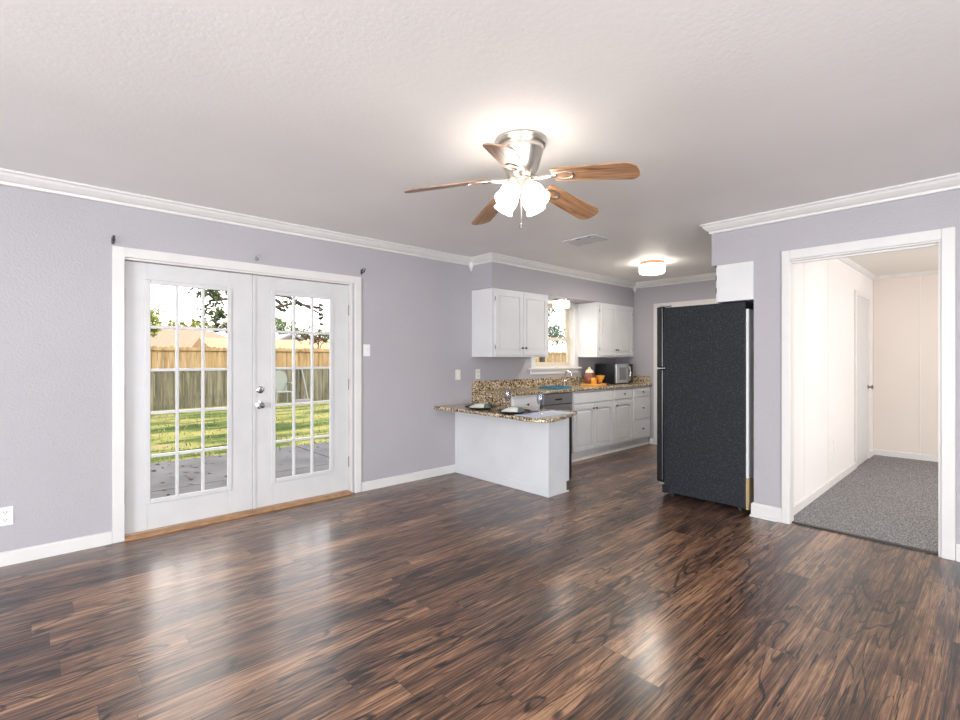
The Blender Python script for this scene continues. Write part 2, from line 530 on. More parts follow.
wb.box(XB-0.1, XB, YN-0.1, BY0, 0, H).box(XB-0.1, XB, BY1, D, 0, H).box(XB-0.1, XB, BY0, BY1, 0, BZ0).box(XB-0.1, XB, BY0, BY1, BZ1, H)
struct(wb.build('wall_behind', M_WALL), 'lavender grey wall with an opening added for fill light', 'wall')
wnr = MB().box(XB, -1.7, YN-0.1, YN, 0, H).box(1.2, XR, YN-0.1, YN, 0, H).box(-1.7, 1.2, YN-0.1, YN, 0, 0.6).box(-1.7, 1.2, YN-0.1, YN, 2.3, H)
w4 = MB().box(-1.7, 1.2, YN-0.09, YN-0.03, 0.6, 0.66).box(-1.7, 1.2, YN-0.09, YN-0.03, 2.24, 2.3)  # unseen window frame, added around the side fill lamp
for xx in (-1.7, -0.74, 0.2, 1.14): w4.box(xx, xx+0.06, YN-0.09, YN-0.03, 0.66, 2.24)
struct(w4.build('fill_window_4', M_TRIM), 'white frame of the unseen window added for fill light beside the photographer', 'window')
struct(wnr.build('wall_near', M_WALL), 'plain lavender grey wall', 'wall')
# unseen window behind the camera, added for fill light
w2 = MB()
for yy in (BY0, -0.16, 1.30, BY1-0.06): w2.box(XB-0.09, XB-0.03, yy, yy+0.06, BZ0, BZ1)
w2.box(XB-0.09, XB-0.03, BY0, BY1, BZ0, BZ0+0.06).box(XB-0.09, XB-0.03, BY0, BY1, BZ1-0.06, BZ1)
struct(w2.build('fill_window_2', M_TRIM), 'white frame of the unseen window added for fill light', 'window')
# soffits (boxed-in bulkheads)
struct(MB().box(3.744, XF, 3.866, D, 2.085, H).build('soffit', M_WALL), 'boxed soffit above the upper kitchen cabinets', 'soffit').name = 'wall_soffit'
struct(MB().box(XR, XF, 1.375, 1.71, 2.09, H).build('wall_bulkhead', M_WALL), 'bulkhead above the refrigerator cabinet', 'wall')
# crown moulding: one continuous run
crown_prof = [(0, H), (0.072, H), (0.072, H-0.012), (0.060, H-0.018), (0.052, H-0.034), (0.030, H-0.056), (0.016, H-0.064), (0.014, H-0.082), (0, H-0.084)]
path = [(XB, YN), (XB, D), (3.744, D), (3.744, 3.866), (XF, 3.866), (XF, 1.71), (XR, 1.71), (XR, YN)]
struct(MB().sweep(path, crown_prof, True).build('trim_1', M_TRIM), 'white crown moulding around the ceiling', 'trim')
# inside-corner drops of the crown
def corner_drop(name, x, y, lab):
    b = MB()
    b.lathe([(0.0, 2.30), (0.008, 2.305), (0.014, 2.325), (0.026, 2.345), (0.032, 2.36), (0.03, 2.375), (0.036, 2.385), (0.036, H-0.02)], (x, y, 0), 12)
    return struct(b.build(name, M_TRIM, smooth=True), lab, 'trim')
corner_drop('trim_2', 3.725, D-0.018, 'white pointed corner block of crown moulding by the kitchen soffit')
corner_drop('trim_3', XF-0.02, 3.847, 'white pointed corner block in far kitchen corner')
base_prof = [(0, 0), (0.016, 0), (0.016, 0.076), (0.010, 0.085), (0, 0.086)]
bl = MB().sweep([(XB, D), (0.386, D)], base_prof).sweep([(2.31, D), (3.49, D)], base_prof)
struct(bl.build('baseboard_left', M_TRIM), 'white baseboard along the french door wall', 'baseboard')
br = MB().sweep([(XR+0.10, 1.375), (XR, 1.375), (XR, 1.172)], [(0, 0), (0.016, 0), (0.016, 0.10), (0.010, 0.11), (0, 0.11)])
br.sweep([(XR, 0.198), (XR, YN)], [(0, 0), (0.016, 0), (0.016, 0.10), (0.010, 0.11), (0, 0.11)])
br.sweep([(XR+0.03, 1.375+0.012), (XR-0.016, 1.375+0.012), (XR-0.016, 1.20)], [(0, 0), (0.012, 0), (0.010, 0.014), (0, 0.018)])
struct(br.build('baseboard_right', M_TRIM), 'white baseboard beside the cased doorway', 'baseboard')
struct(MB().sweep([(XF, 3.60), (XF, 3.545)], base_prof).sweep([(XF, 2.60), (XF, 1.375)], base_prof).build('baseboard_far', M_TRIM), 'white baseboard at far kitchen wall', 'baseboard')

# ------------------------------------------------------------ french doors
cs = MB()
cs.box(0.388, 0.458, D-0.020, D, 0, 2.074).box(2.237, 2.307, D-0.020, D, 0, 2.074).box(0.458, 2.237, D-0.020, D, 2.004, 2.074)
struct(cs.build('trim_4', M_TRIM, bevel=0.004), 'white casing around the french doors', 'trim')
jb = MB()
jb.box(DX0, 0.458, D, D+0.13, 0, DZ).box(2.203, DX1, D, D+0.13, 0, DZ).box(0.458, 2.203, D, D+0.13, 1.992, DZ)
struct(jb.build('trim_5', M_TRIM), 'white jamb around the french doors', 'trim')
th = MB()
th.prism([(D-0.03, 0.0), (D-0.03, 0.012), (D-0.012, 0.022), (D+0.035, 0.022), (D+0.035, 0.0)], 0, 0.458, 2.203)
struct(th.build('trim_6', M_WOODTH), 'oak threshold strip under the french doors', 'threshold')
YL = 4.25   # face of the leaves
def leaf(name, x0, x1, lx0, lx1, lab, knobs):
    lz0, lz1 = 0.235, 1.852
    m = MB()
    m.box(x0, lx0, YL, YL+0.042, 0.030, 1.988).box(lx1, x1, YL, YL+0.042, 0.030, 1.988)
    m.box(lx0, lx1, YL, YL+0.042, 0.030, lz0).box(lx0, lx1, YL, YL+0.042, lz1, 1.988)
    d = struct(m.build(name, M_DOOR, bevel=0.002), lab, 'door')
    f = MB()
    w = 0.034
    P = [(0, YL-0.012), (w, YL-0.012)]
    def bar(a0, a1, b0, b1, t):   # x-range, z-range
        f.box(a0, a1, YL-t, YL, b0, b1)
    bar(lx0-w*0.5, lx0+w*0.55, lz0-w*0.5, lz1+w*0.5, 0.011); bar(lx1-w*0.55, lx1+w*0.5, lz0-w*0.5, lz1+w*0.5, 0.011)
    bar(lx0+w*0.55, lx1-w*0.55, lz0-w*0.5, lz0+w*0.55, 0.011); bar(lx0+w*0.55, lx1-w*0.55, lz1-w*0.55, lz1+w*0.5, 0.011)
    f.build('lite_frame', M_DOOR, d, bevel=0.005)
    g = MB()
    a0, a1, c0, c1 = lx0+0.015, lx1-0.015, lz0+0.015, lz1-0.015
    for k in (1, 2):
        xx = a0+(a1-a0)*k/3
        g.box(xx-0.010, xx+0.010, YL-0.004, YL+0.020, c0, c1)
    for k in range(1, 5):
        zz = c0+(c1-c0)*k/5
        for s in range(3):
            p0 = a0+(a1-a0)*s/3+(0.010 if s else 0); p1 = a0+(a1-a0)*(s+1)/3-(0.010 if s < 2 else 0)
            g.box(p0, p1, YL-0.004, YL+0.020, zz-0.010, zz+0.010)
    g.build('muntin_grid', M_DOOR, d, bevel=0.003)
    MB().box(lx0, lx1, YL+0.022, YL+0.027, lz0, lz1).build('glass_pane', M_GLASS, d)
    sw = MB().box(x0+0.005, x1-0.005, YL-0.004, YL+0.04, 0.023, 0.030)
    sw.build('bottom_sweep', M_WOODTH, d)
    hx = x0 if not knobs else x1
    for zz in (0.30, 1.04, 1.75):
        h = MB()
        h.cyl((hx+(0.004 if knobs else -0.002), YL-0.005, zz-0.05), (hx+(0.004 if knobs else -0.002), YL-0.005, zz+0.05), 0.007, 10)
        if knobs: h.box(hx-0.03, hx+0.004, YL-0.0025, YL, zz-0.05, zz+0.05) if False else None
        h.build('hinge', M_HINGE, d)
    if knobs:
        R = Matrix.Rotation(PI/2, 4, 'X')
        for zz, nm, pr in ((1.024, 'deadbolt', [(0.0, 0.0), (0.031, 0.0), (0.031, 0.008), (0.022, 0.014), (0.012, 0.015), (0.012, 0.026), (0.0, 0.026)]),
                           (0.895, 'door_knob', [(0.0, 0.0), (0.034, 0.0), (0.034, 0.006), (0.014, 0.012), (0.013, 0.030), (0.025, 0.038), (0.029, 0.050), (0.024, 0.062), (0.0, 0.066)])):
            b = MB().lathe(pr, (1.388, YL, zz), 20, R)
            autosmooth(b.build(nm, M_CHROME, d))
        MB().box(x0-0.004, x0+0.020, YL-0.010, YL, 0.030, 1.988).build('astragal', M_DOOR, d)
    return d
leaf('door_1', 0.460, 1.326, 0.598, 1.152, 'closed white fifteen pane french door leaf without a knob', False)
leaf('door_2', 1.331, 2.200, 1.497, 2.027, 'closed white fifteen pane french door leaf with chrome knob and deadbolt', True)

# curtain rod brackets
def hook(x, z, mat, label):
    t = thing('curtain_bracket', label, 'curtain bracket', (x, D, z), 'curtain rod brackets above the french doors')
    MB().box(x-0.009, x+0.009, D-0.004, D, z-0.022, z+0.026).build('back_plate', mat, t)
    b = MB().tube([(x, D-0.004, z-0.004), (x, D-0.03, z-0.006), (x, D-0.055, z-0.002), (x, D-0.066, z+0.010), (x+0.002, D-0.066, z+0.026)], 0.0055, 8)
    b.tube([(x, D-0.004, z+0.016), (x, D-0.022, z+0.020), (x, D-0.034, z+0.034)], 0.0045, 8)
    b.build('hook_arm', mat, t, True)
hook(0.393, 2.108, M_KNOB, 'dark metal curtain bracket above the left end of the french door casing')
hook(1.34, 2.112, M_STEEL, 'pale metal curtain bracket above the middle of the french door casing')
hook(2.317, 2.124, M_KNOB, 'dark metal curtain bracket at the casing end by the light switch')

# ------------------------------------------------------------ switches and outlets
def wallplate(x, z, kind, mat, label, w=0.072, h=0.115):
    nm = 'light_switch' if kind == 'switch' else 'power_outlet'
    t = thing(nm, label, 'light switch' if kind == 'switch' else 'outlet', (x, D, z), 'wall plates')
    MB().box(x-w/2, x+w/2, D-0.006, D, z-h/2, z+h/2).build('cover_plate', mat, t, bevel=0.002)
    if kind == 'switch':
        MB().prism([(D-0.006, z-0.018), (D-0.006, z+0.018), (D-0.018, z+0.012), (D-0.010, z-0.012)], 0, x-0.006, x+0.006).build('toggle', mat, t)
    else:
        for dz in (-0.024, 0.024):
            f = MB().box(x-0.015, x+0.015, D-0.0075, D-0.006, z+dz-0.015, z+dz+0.015).build('socket', mat, t)
            s = MB().box(x-0.008, x-0.005, D-0.0082, D-0.0074, z+dz-0.003, z+dz+0.009).box(x+0.005, x+0.008, D-0.0082, D-0.0074, z+dz-0.003, z+dz+0.009)
            s.box(x-0.0025, x+0.0025, D-0.0082, D-0.0074, z+dz-0.011, z+dz-0.006)
            s.build('slots', M_DARKPL, f)
wallplate(-0.142, 0.306, 'outlet', M_WPLAST, 'white power outlet low on the wall left of the french doors')
wallplate(2.372, 1.368, 'switch', M_WPLAST, 'white light switch beside the french door casing')
wallplate(3.535, 1.102, 'switch', M_PLATEW, 'ivory light switch on the wall above the low granite peninsula')
wallplate(3.842, 1.103, 'outlet', M_PLATEW, 'ivory outlet above the granite backsplash under the upper cabinet')

# ------------------------------------------------------------ doorway in the right wall
cr = MB()
cr.box(XR-0.018, XR, 1.116, 1.172, 0, 2.128).box(XR-0.018, XR, 0.200, 0.266, 0, 2.128).box(XR-0.018, XR, 0.266, 1.116, 2.056, 2.128)
struct(cr.build('trim_7', M_TRIM, bevel=0.004), 'white casing around the open doorway', 'trim')
jr = MB()
jr.box(XR, XR+0.09, 1.115, OY1, 0, OZ).box(XR, XR+0.09, OY0, OY0+0.014, 0, OZ).box(XR, XR+0.09, OY0+0.014, 1.115, OZ-0.014, OZ)
jr.box(XR+0.04, XR+0.07, OY0+0.014, 1.115, OZ-0.028, OZ-0.014)
struct(jr.build('trim_8', M_TRIM), 'white jamb lining the open doorway', 'trim')
struct(MB().box(XR+0.035, XR+0.065, OY0+0.014, 1.115, 0.0, 0.010).build('trim_9', M_DARKPL), 'dark threshold strip between wood floor and carpet', 'threshold')

# carpeted room beyond
X0, X1, Y0, Y1, H2 = XR+0.09, 8.2, -2.1, 1.165, 2.375
struct(MB().box(XR+0.065, X1+0.1, Y0-0.1, Y1+0.09, -0.1, 0.008).build('floor_carpet', M_CARPET), 'grey carpet of the room beyond the doorway', 'carpet')
struct(MB().box(X0, X1+0.1, Y0-0.1, Y1+0.09, H2, H2+0.05).build('ceiling_carpet_room', M_POP), 'popcorn ceiling of the carpeted room', 'ceiling')
wa = MB()
edges = [X0, 5.25, 6.05, 6.99, 7.88, X1]
struct(MB().box(X0, X1+0.1, Y1, Y1+0.09, 0, H2).build('wall_north', M_PALE), 'pale panelled wall of the carpeted room', 'wall')
far2 = MB()
ys = [Y0-0.1, -1.6, -0.38, 0.40, Y1]
for a, b in zip(ys, ys[1:]): far2.box(X1, X1+0.1, a+0.002, b-0.002, 0, H2)
far2.box(X1+0.005, X1+0.1, Y0-0.1, Y1, 0, H2)
struct(far2.build('wall_east', M_CREAM), 'cream panelled end wall of the carpeted room', 'wall')
struct(MB().box(X0, X1+0.1, Y0-0.1, Y0, 0, H2).build('wall_south', M_PALE), 'pale side wall of the carpeted room', 'wall')
p2 = [(0, H2), (0.04, H2), (0.04, H2-0.008), (0.010, H2-0.042), (0, H2-0.042)]
struct(MB().sweep([(X0, Y1), (X1, Y1), (X1, Y0)], p2).build('trim_10', M_TRIM), 'white crown moulding of the carpeted room', 'trim')
struct(MB().sweep([(X0, Y1), (6.98, Y1)], base_prof).sweep([(7.90, Y1), (X1, Y1), (X1, Y0)], base_prof).build('baseboard_north', M_TRIM), 'white baseboard of the carpeted room', 'baseboard')
struct(MB().box(4.898, 4.904, Y1-0.002, Y1, 0.09, H2-0.04).box(5.75, 5.756, Y1-0.002, Y1, 0.09, H2-0.04).build('trim_12', M_CREAM), 'thin panel seam strip on the pale wall', 'trim')
struct(MB().box(X1-0.003, X1, 0.695, 0.701, 0.09, H2-0.04).build('trim_13', M_PALE), 'thin panel seam strip on the cream wall', 'trim')
d3 = struct(MB().box(7.06, 7.82, Y1-0.012, Y1, 0.015, 2.03).build('door_3', M_DOOR, bevel=0.003), 'white flush door in the carpeted room', 'door')
MB().box(7.0, 7.06, Y1-0.018, Y1, 0.008, 2.09).box(7.82, 7.88, Y1-0.018, Y1, 0.008, 2.09).box(7.06, 7.82, Y1-0.018, Y1, 2.03, 2.09).build('door_casing', M_TRIM, d3, bevel=0.003)
autosmooth(MB().lathe([(0, 0), (0.028, 0), (0.028, 0.005), (0.010, 0.010), (0.010, 0.03), (0.024, 0.038), (0.026, 0.05), (0, 0.058)], (7.765, Y1-0.012, 0.925), 16, Matrix.Rotation(PI/2, 4, 'X')).build('door_knob', M_HINGE, d3))
w3 = MB()
for xx in (4.9, 6.1, 7.3): w3.box(xx-0.03, xx+0.03, Y0, Y0+0.05, 0.7, 2.2)
w3.box(4.9, 7.3, Y0, Y0+0.05, 0.67, 0.73).box(4.9, 7.3, Y0, Y0+0.05, 2.17, 2.23)
struct(w3.build('window_3', M_TRIM), 'white framed side window of the carpeted room', 'window')
t = thing('power_outlet', 'small white outlet low on the pale wall of the carpeted room', 'outlet', (6.02, Y1, 0.40), 'wall plates')
MB().box(5.985, 6.055, Y1-0.006, Y1, 0.343, 0.457).build('cover_plate', M_WPLAST, t, bevel=0.002)
for dz in (-0.024, 0.024): MB().box(6.005, 6.035, Y1-0.0075, Y1-0.006, 0.40+dz-0.015, 0.40+dz+0.015).build('socket', M_PLATEW, t)

# doorway in the far kitchen wall
struct(MB().box(XF-0.018, XF, 3.462, 3.540, 0, 2.105).box(XF-0.018, XF, 2.60, 2.678, 0, 2.105).box(XF-0.018, XF, 2.678, 3.462, 2.030, 2.105).build('trim_11', M_TRIM, bevel=0.003), 'white casing of the doorway behind the refrigerator', 'trim')
d4 = struct(MB().box(XF-0.008, XF, 2.678, 3.462, 0.01, 2.030).build('door_4', M_DOOR), 'white door in far kitchen wall behind the refrigerator', 'door')
autosmooth(MB().lathe([(0, 0), (0.028, 0), (0.010, 0.010), (0.010, 0.03), (0.026, 0.045), (0, 0.055)], (XF-0.008, 2.74, 0.92), 16, Matrix.Rotation(-PI/2, 4, 'Y')).build('door_knob', M_CHROME, d4))

# ------------------------------------------------------------ kitchen window
sash_m = simple('tan_window_sash', (0.62, 0.55, 0.43), 0.5)
kw = MB()
kw.box(4.785, WX0+0.005, D-0.018, D, 1.165, 2.085).box(WX1-0.005, 5.812, D-0.018, D, 1.165, 2.085).box(WX0+0.005, WX1-0.005, D-0.018, D, 2.04, 2.085)
kw.box(4.735, 5.86, D-0.055, D, 1.140, 1.165).box(4.775, 5.822, D-0.016, D, 1.075, 1.140)
win = struct(kw.build('window_1', M_TRIM, bevel=0.003), 'white cased double hung window above the kitchen sink', 'window')
MB().box(WX0, WX0+0.012, D, D+0.13, WZ0, WZ1).box(WX1-0.012, WX1, D, D+0.13, WZ0, WZ1).box(WX0, WX1, D, D+0.13, WZ0, WZ0+0.012).box(WX0, WX1, D, D+0.13, WZ1-0.012, WZ1).build('jamb', M_TRIM, win)
a0, a1 = WX0+0.012, WX1-0.012
us = MB().box(a0, a0+0.05, 4.30, 4.325, 1.54, 2.048).box(a1-0.05, a1, 4.30, 4.325, 1.54, 2.048).box(a0+0.05, a1-0.05, 4.30, 4.325, 1.99, 2.048).box(a0+0.05, a1-0.05, 4.30, 4.325, 1.54, 1.58)
us.build('upper_sash', sash_m, win)
ls = MB().box(a0, a0+0.055, 4.265, 4.298, 1.177, 1.58).box(a1-0.055, a1, 4.265, 4.298, 1.177, 1.58).box(a0+0.055, a1-0.055, 4.265, 4.298, 1.177, 1.235).box(a0+0.055, a1-0.055, 4.265, 4.298, 1.54, 1.58)
ls.build('lower_sash', sash_m, win)
MB().box(a0+0.05, a1-0.05, 4.310, 4.314, 1.58, 1.99).box(a0+0.055, a1-0.055, 4.280, 4.284, 1.235, 1.54).build('glass_pane', M_GLASS, win)

# ------------------------------------------------------------ cabinets
def panel_door(parent, x0, x1, z0, z1, yf, mat, facing=-1, arch=False, knob=None, hinge=None, name='door', thick=0.018):
    """slab door on plane y=yf, sticking out towards facing*y"""
    s = facing
    y0, y1 = yf, yf+s*thick
    ym = yf+s*thick*0.2
    w = 0.052
    m = MB()
    def bx(a, b, c, d, e, f): m.box(a, b, min(c, d), max(c, d), e, f)
    bx(x0, x0+w, y0, y1, z0, z1); bx(x1-w, x1, y0, y1, z0, z1)
    bx(x0+w, x1-w, y0, y1, z0, z0+w)
    if arch:
        xm = (x0+x1)/2; hw = (x1-x0)/2-w
        pts = [(x0+w, z1), (x0+w, z1-w-0.03)]
        for k in range(0, 13):
            u = -1+2*k/12
            pts.append((xm+u*hw, z1-w-0.03+0.032*(max(0, 1-u*u*1.0))**0.9))
        pts += [(x1-w, z1)]
        clean = [pts[0]]
        for p in pts[1:]:
            if abs(p[0]-clean[-1][0])+abs(p[1]-clean[-1][1]) > 1e-4: clean.append(p)
        m.prism(clean, 1, min(y0, y1), max(y0, y1))
    else:
        bx(x0+w, x1-w, y0, y1, z1-w, z1)
    bx(x0+w, x1-w, y0, ym, z0+w, z1-w)
    # raised centre field
    bx(x0+w+0.014, x1-w-0.014, y0, yf+s*thick*0.8, z0+w+0.014, z1-w-0.014-(0.03 if arch else 0))
    d = m.build(name, mat, parent, bevel=0.003)
    if knob:
        kx, kz = knob
        R = Matrix.Rotation(PI/2 if s < 0 else -PI/2, 4, 'X')
        autosmooth(MB().lathe([(0, 0), (0.006, 0), (0.006, 0.012), (0.013, 0.018), (0.012, 0.026), (0, 0.029)], (kx, y1, kz), 14, R).build('knob', M_KNOB, d))
    if hinge is not None:
        for zz in (z0+0.09, z1-0.09):
            MB().cyl((hinge, y1-s*0.004, zz-0.022), (hinge, y1-s*0.004, zz+0.022), 0.005, 8).build('hinge', M_HINGE, d)
    return d
def drawer(parent, x0, x1, z0, z1, yf, mat, knob=True, name='drawer'):
    d = MB().box(x0, x1, yf-0.018, yf, z0, z1).build(name, mat, parent, bevel=0.005)
    if knob:
        autosmooth(MB().lathe([(0, 0), (0.006, 0), (0.006, 0.012), (0.013, 0.018), (0.012, 0.026), (0, 0.029)], ((x0+x1)/2, yf-0.018, (z0+z1)/2), 14, Matrix.Rotation(PI/2, 4, 'X')).build('knob', M_KNOB, d))
    return d
def upper(x0, x1, label, seams):
    t = thing('wall_cabinet', label, 'cabinet', ((x0+x1)/2, D, 1.305), 'white upper kitchen cabinets')
    yf = 3.884
    b = MB().box(x0, x1, yf, D-0.001, 1.305, 2.082)
    b.build('body', M_CAB, t, bevel=0.003)
    f = MB()
    f.box(x0, x0+0.045, yf-0.018, yf, 1.305, 2.082).box(x1-0.045, x1, yf-0.018, yf, 1.305, 2.082).box(x0+0.045, x1-0.045, yf-0.018, yf, 1.305, 1.335).box(x0+0.045, x1-0.045, yf-0.018, yf, 2.04, 2.082)
    f.build('face_frame', M_CAB, t)
    a, m, c = seams
    panel_door(t, a, m-0.004, 1.328, 2.052, yf-0.018, M_CAB, -1, False, (m-0.03, 1.41), a-0.004)
    panel_door(t, m+0.004, c, 1.328, 2.052, yf-0.018, M_CAB, -1, False, (m+0.03, 1.41), c+0.004)
    return t
upper(3.746, 4.735, 'white two door upper cabinet beside the light switch wall', (3.79, 4.248, 4.70))
upper(5.81, 6.80, 'white two door upper cabinet hanging above the microwave', (5.86, 6.28, 6.745))

# cabinet above the refrigerator
t = thing('wall_cabinet', 'small white cabinet above the black refrigerator', 'cabinet', (4.75, 1.376, 1.77), 'white upper kitchen cabinets')
MB().box(XR-0.004, 5.25, 1.376, 1.645, 1.772, 2.088).build('body', M_CAB, t, bevel=0.003)
MB().box(XR-0.004, 5.25, 1.645, 1.665, 1.772, 2.088).build('face_frame', M_CAB, t, bevel=0.002)
panel_door(t, XR+0.025, 4.77, 1.785, 2.075, 1.665, M_CAB, 1, False, (4.74, 1.83), XR+0.02)
panel_door(t, 4.78, 5.23, 1.785, 2.075, 1.665, M_CAB, 1, False, (4.81, 1.83), 5.235)

YF = 3.602
CT = 0.912
def base_body(t, x0, x1, name='body'):
    MB().box(x0, x1, YF, D-0.001, 0.10, CT-0.035).build(name, M_CAB, t)
    MB().box(x0, x1, YF+0.028, YF+0.05, 0.0, 0.10).build('toe_kick', M_CAB, t)
t = thing('base_cabinet', 'white base cabinet with drawer at the dishwasher, against the granite riser', 'cabinet', (4.0, 3.9, 0), 'white base cabinets')
base_body(t, 3.772, 4.255)
drawer(t, 3.80, 4.235, 0.70, 0.852, YF, M_CAB)
panel_door(t, 3.80, 4.235, 0.125, 0.685, YF, M_CAB, -1, True, (4.20, 0.62), 3.796)
# dishwasher
t = thing('dishwasher', 'stainless steel dishwasher under the granite worktop', 'dishwasher', (4.56, 3.9, 0))
MB().box(4.262, 4.862, YF+0.01, D-0.01, 0.10, CT-0.037).build('body', M_DARKPL, t)
MB().box(4.285, 4.842, YF-0.028, YF+0.01, 0.12, 0.735).build('door', M_STEEL, t, bevel=0.006)
cp = MB().box(4.285, 4.842, YF-0.028, YF+0.01, 0.742, 0.868).build('control_panel', M_STEEL, t, bevel=0.006)
MB().box(4.50, 4.63, YF-0.0295, YF-0.028, 0.79, 0.81).build('display', M_DARKPL, cp)
MB().box(4.262, 4.862, YF+0.03, YF+0.05, 0.0, 0.10).build('kick_plate', M_DARKPL, t)
# sink base
t = thing('base_cabinet', 'white two door sink base cabinet right of the dishwasher', 'cabinet', (5.32, 3.9, 0), 'white base cabinets')
base_body(t, 4.868, 5.775)
drawer(t, 4.885, 5.755, 0.725, 0.858, YF, M_CAB, False, 'false_front')
panel_door(t, 4.885, 5.316, 0.125, 0.705, YF, M_CAB, -1, True, (5.285, 0.645), None)
panel_door(t, 5.324, 5.755, 0.125, 0.705, YF, M_CAB, -1, True, (5.355, 0.645), None)
t = thing('base_cabinet', 'white base cabinet with one drawer over one arched panel door', 'cabinet', (6.04, 3.9, 0), 'white base cabinets')
base_body(t, 5.781, 6.296)
drawer(t, 5.80, 6.28, 0.725, 0.858, YF, M_CAB)
panel_door(t, 5.80, 6.28, 0.125, 0.705, YF, M_CAB, -1, True, (5.835, 0.645), None)
t = thing('base_cabinet', 'white three drawer base cabinet at the far end of the worktop', 'cabinet', (6.56, 3.9, 0), 'white base cabinets')
base_body(t, 6.302, XF-0.005)
for z0, z1 in ((0.735, 0.858), (0.405, 0.72), (0.125, 0.39)): drawer(t, 6.32, 6.79, z0, z1, YF, M_CAB)
tag(MB().prism([(YF+0.028, 0.0), (YF+0.010, 0.0), (YF+0.012, 0.012), (YF+0.028, 0.028)], 0, 4.87, XF-0.005).build('shoe_moulding', M_TRIM), 'white shoe moulding along the cabinet toe kicks', 'moulding')
# worktop
t = thing('granite_worktop', 'speckled gold granite worktop with backsplash along the window wall', 'worktop', (5.3, 3.9, CT-0.035))
MB().box(3.748, XF-0.002, 3.565, D-0.001, CT-0.034, CT).build('slab', M_GRAN, t, bevel=0.008)
MB().box(3.748, XF-0.002, D-0.022, D-0.001, CT, 1.022).build('backsplash', M_GRAN, t, bevel=0.002)
MB().box(XF-0.022, XF-0.002, 3.60, D-0.022, CT, 1.022).build('side_splash', M_GRAN, t, bevel=0.002)
MB().box(3.748, 3.770, 3.598, D-0.001, 0.768, CT-0.035).build('riser_panel', M_GRAN, t)

# ------------------------------------------------------------ peninsula
t = thing('peninsula_cabinet', 'white panelled peninsula base under the low granite top', 'cabinet', (3.65, 3.5, 0))
MB().box(3.492, 3.768, 2.852, D-0.001, 0.0, 0.728).build('body', M_PENW, t, bevel=0.003)
MB().box(3.768, 3.815, 2.858, 3.56, 0.10, 0.728).build('end_stile', M_PENW, t)
MB().box(3.815, 3.852, 2.856, 3.56, 0.12, 0.728).build('dark_back_strip', M_DARKPL, t)  # dark strip along the kitchen side of the peninsula
pb = MB()
pb.sweep([(3.795, 2.852), (3.492, 2.852), (3.492, D-0.02)][::-1], [(-0.012, 0.0), (0.0, 0.0), (0.0, 0.078), (-0.006, 0.085), (-0.012, 0.085)]) if False else None
pb.box(3.480, 3.492, 2.840, D-0.018, 0, 0.082).box(3.492, 3.790, 2.840, 2.852, 0, 0.016)
pb.build('base_trim', M_PENW, t, bevel=0.003)
outline = [(3.19, D-0.001), (3.205, 3.66), (3.195, 3.2), (3.165, 2.85), (3.175, 2.74), (3.22, 2.665), (3.30, 2.645), (3.42, 2.67), (3.62, 2.725), (3.85, 2.81), (3.955, 2.862), (3.985, 2.90), (3.975, 2.95), (3.93, 3.01), (3.88, 3.2), (3.85, 3.55), (3.744, 3.595), (3.744, D-0.001)]
tag(MB().prism(outline, 2, 0.732, 0.765).build('peninsula_worktop', M_GRAN, bevel=0.008), 'low rounded granite peninsula top laid with plates', 'worktop')
PT = 0.7655
# ------------------------------------------------------------ table setting
tag(MB().box(3.24, 3.80, 2.785, 3.05, PT, PT+0.003).build('placemat', M_MAT), 'pale blue white placemat on the rounded end of peninsula', 'placemat')
def plate(x, y, label, R=0.165):
    b = MB().lathe([(0, 0.0), (R*0.55, 0.0), (R*0.62, 0.004), (R, 0.022), (R, 0.027), (R*0.62, 0.010), (R*0.5, 0.007), (0, 0.007)], (x, y, PT), 36)
    return tag(autosmooth(b.build('dinner_plate', M_PLATE)), label, 'plate', 'dark dinner plates on the peninsula')
plate(3.38, 3.66, 'dark dinner plate near the wall end of the peninsula')
plate(3.36, 3.17, 'dark dinner plate beside the placemat on the peninsula')
def napkin(x, y, rot, label):
    t = thing('folded_napkin', label, 'napkin', (x, y, PT+0.0075), 'folded napkins on the plates')
    def fold(x0, x1, y0, y1, z0, top, seed):
        rnd = random.Random(seed)
        M = Matrix.Translation((x, y, 0)) @ Matrix.Rotation(rot, 4, 'Z')
        b = MB(); n, m = 12, 7
        def zt(u, v): return top*(0.18+0.82*math.sin(PI*min(1, 0.06+0.62*u+0.30*u*u*u)))*(0.15+0.85*math.sin(PI*v)**0.8)*(1+0.16*math.sin(v*19+seed))
        def wy(u, v): return (y0+(y1-y0)*v/m-(y0+y1)/2)*(0.35+0.65*math.sin(PI*(0.10+0.62*u/n)))+(y0+y1)/2
        g0 = [[b.bm.verts.new(M @ Vector((x0+(x1-x0)*u/n, wy(u, v), z0+max(0.004, zt(u/n, v/m))))) for v in range(m+1)] for u in range(n+1)]
        g1 = [[b.bm.verts.new(M @ Vector((x0+(x1-x0)*u/n, wy(u, v), z0))) for v in range(m+1)] for u in range(n+1)]
        for u in range(n):
            for v in range(m):
                b.bm.faces.new((g0[u][v], g0[u+1][v], g0[u+1][v+1], g0[u][v+1]))
                b.bm.faces.new((g1[u][v], g1[u][v+1], g1[u+1][v+1], g1[u+1][v]))
        for u in range(n):
            for v in (0, m): b.bm.faces.new((g0[u][v], g1[u][v], g1[u+1][v], g0[u+1][v]))
        for v in range(m):
            for u in (0, n): b.bm.faces.new((g0[u][v], g0[u][v+1], g1[u][v+1], g1[u][v]))
        return b
    fold(-0.115, 0.075, -0.062, 0.062, PT+0.0075, 0.050, 1).build('cloth', M_NAPKIN, t, True)
    fold(0.005, 0.115, -0.055, 0.045, PT+0.0075, 0.043, 4).build('green_fold', M_NAPGREEN, t, True)['label'] = 'grey green fold of the napkin'
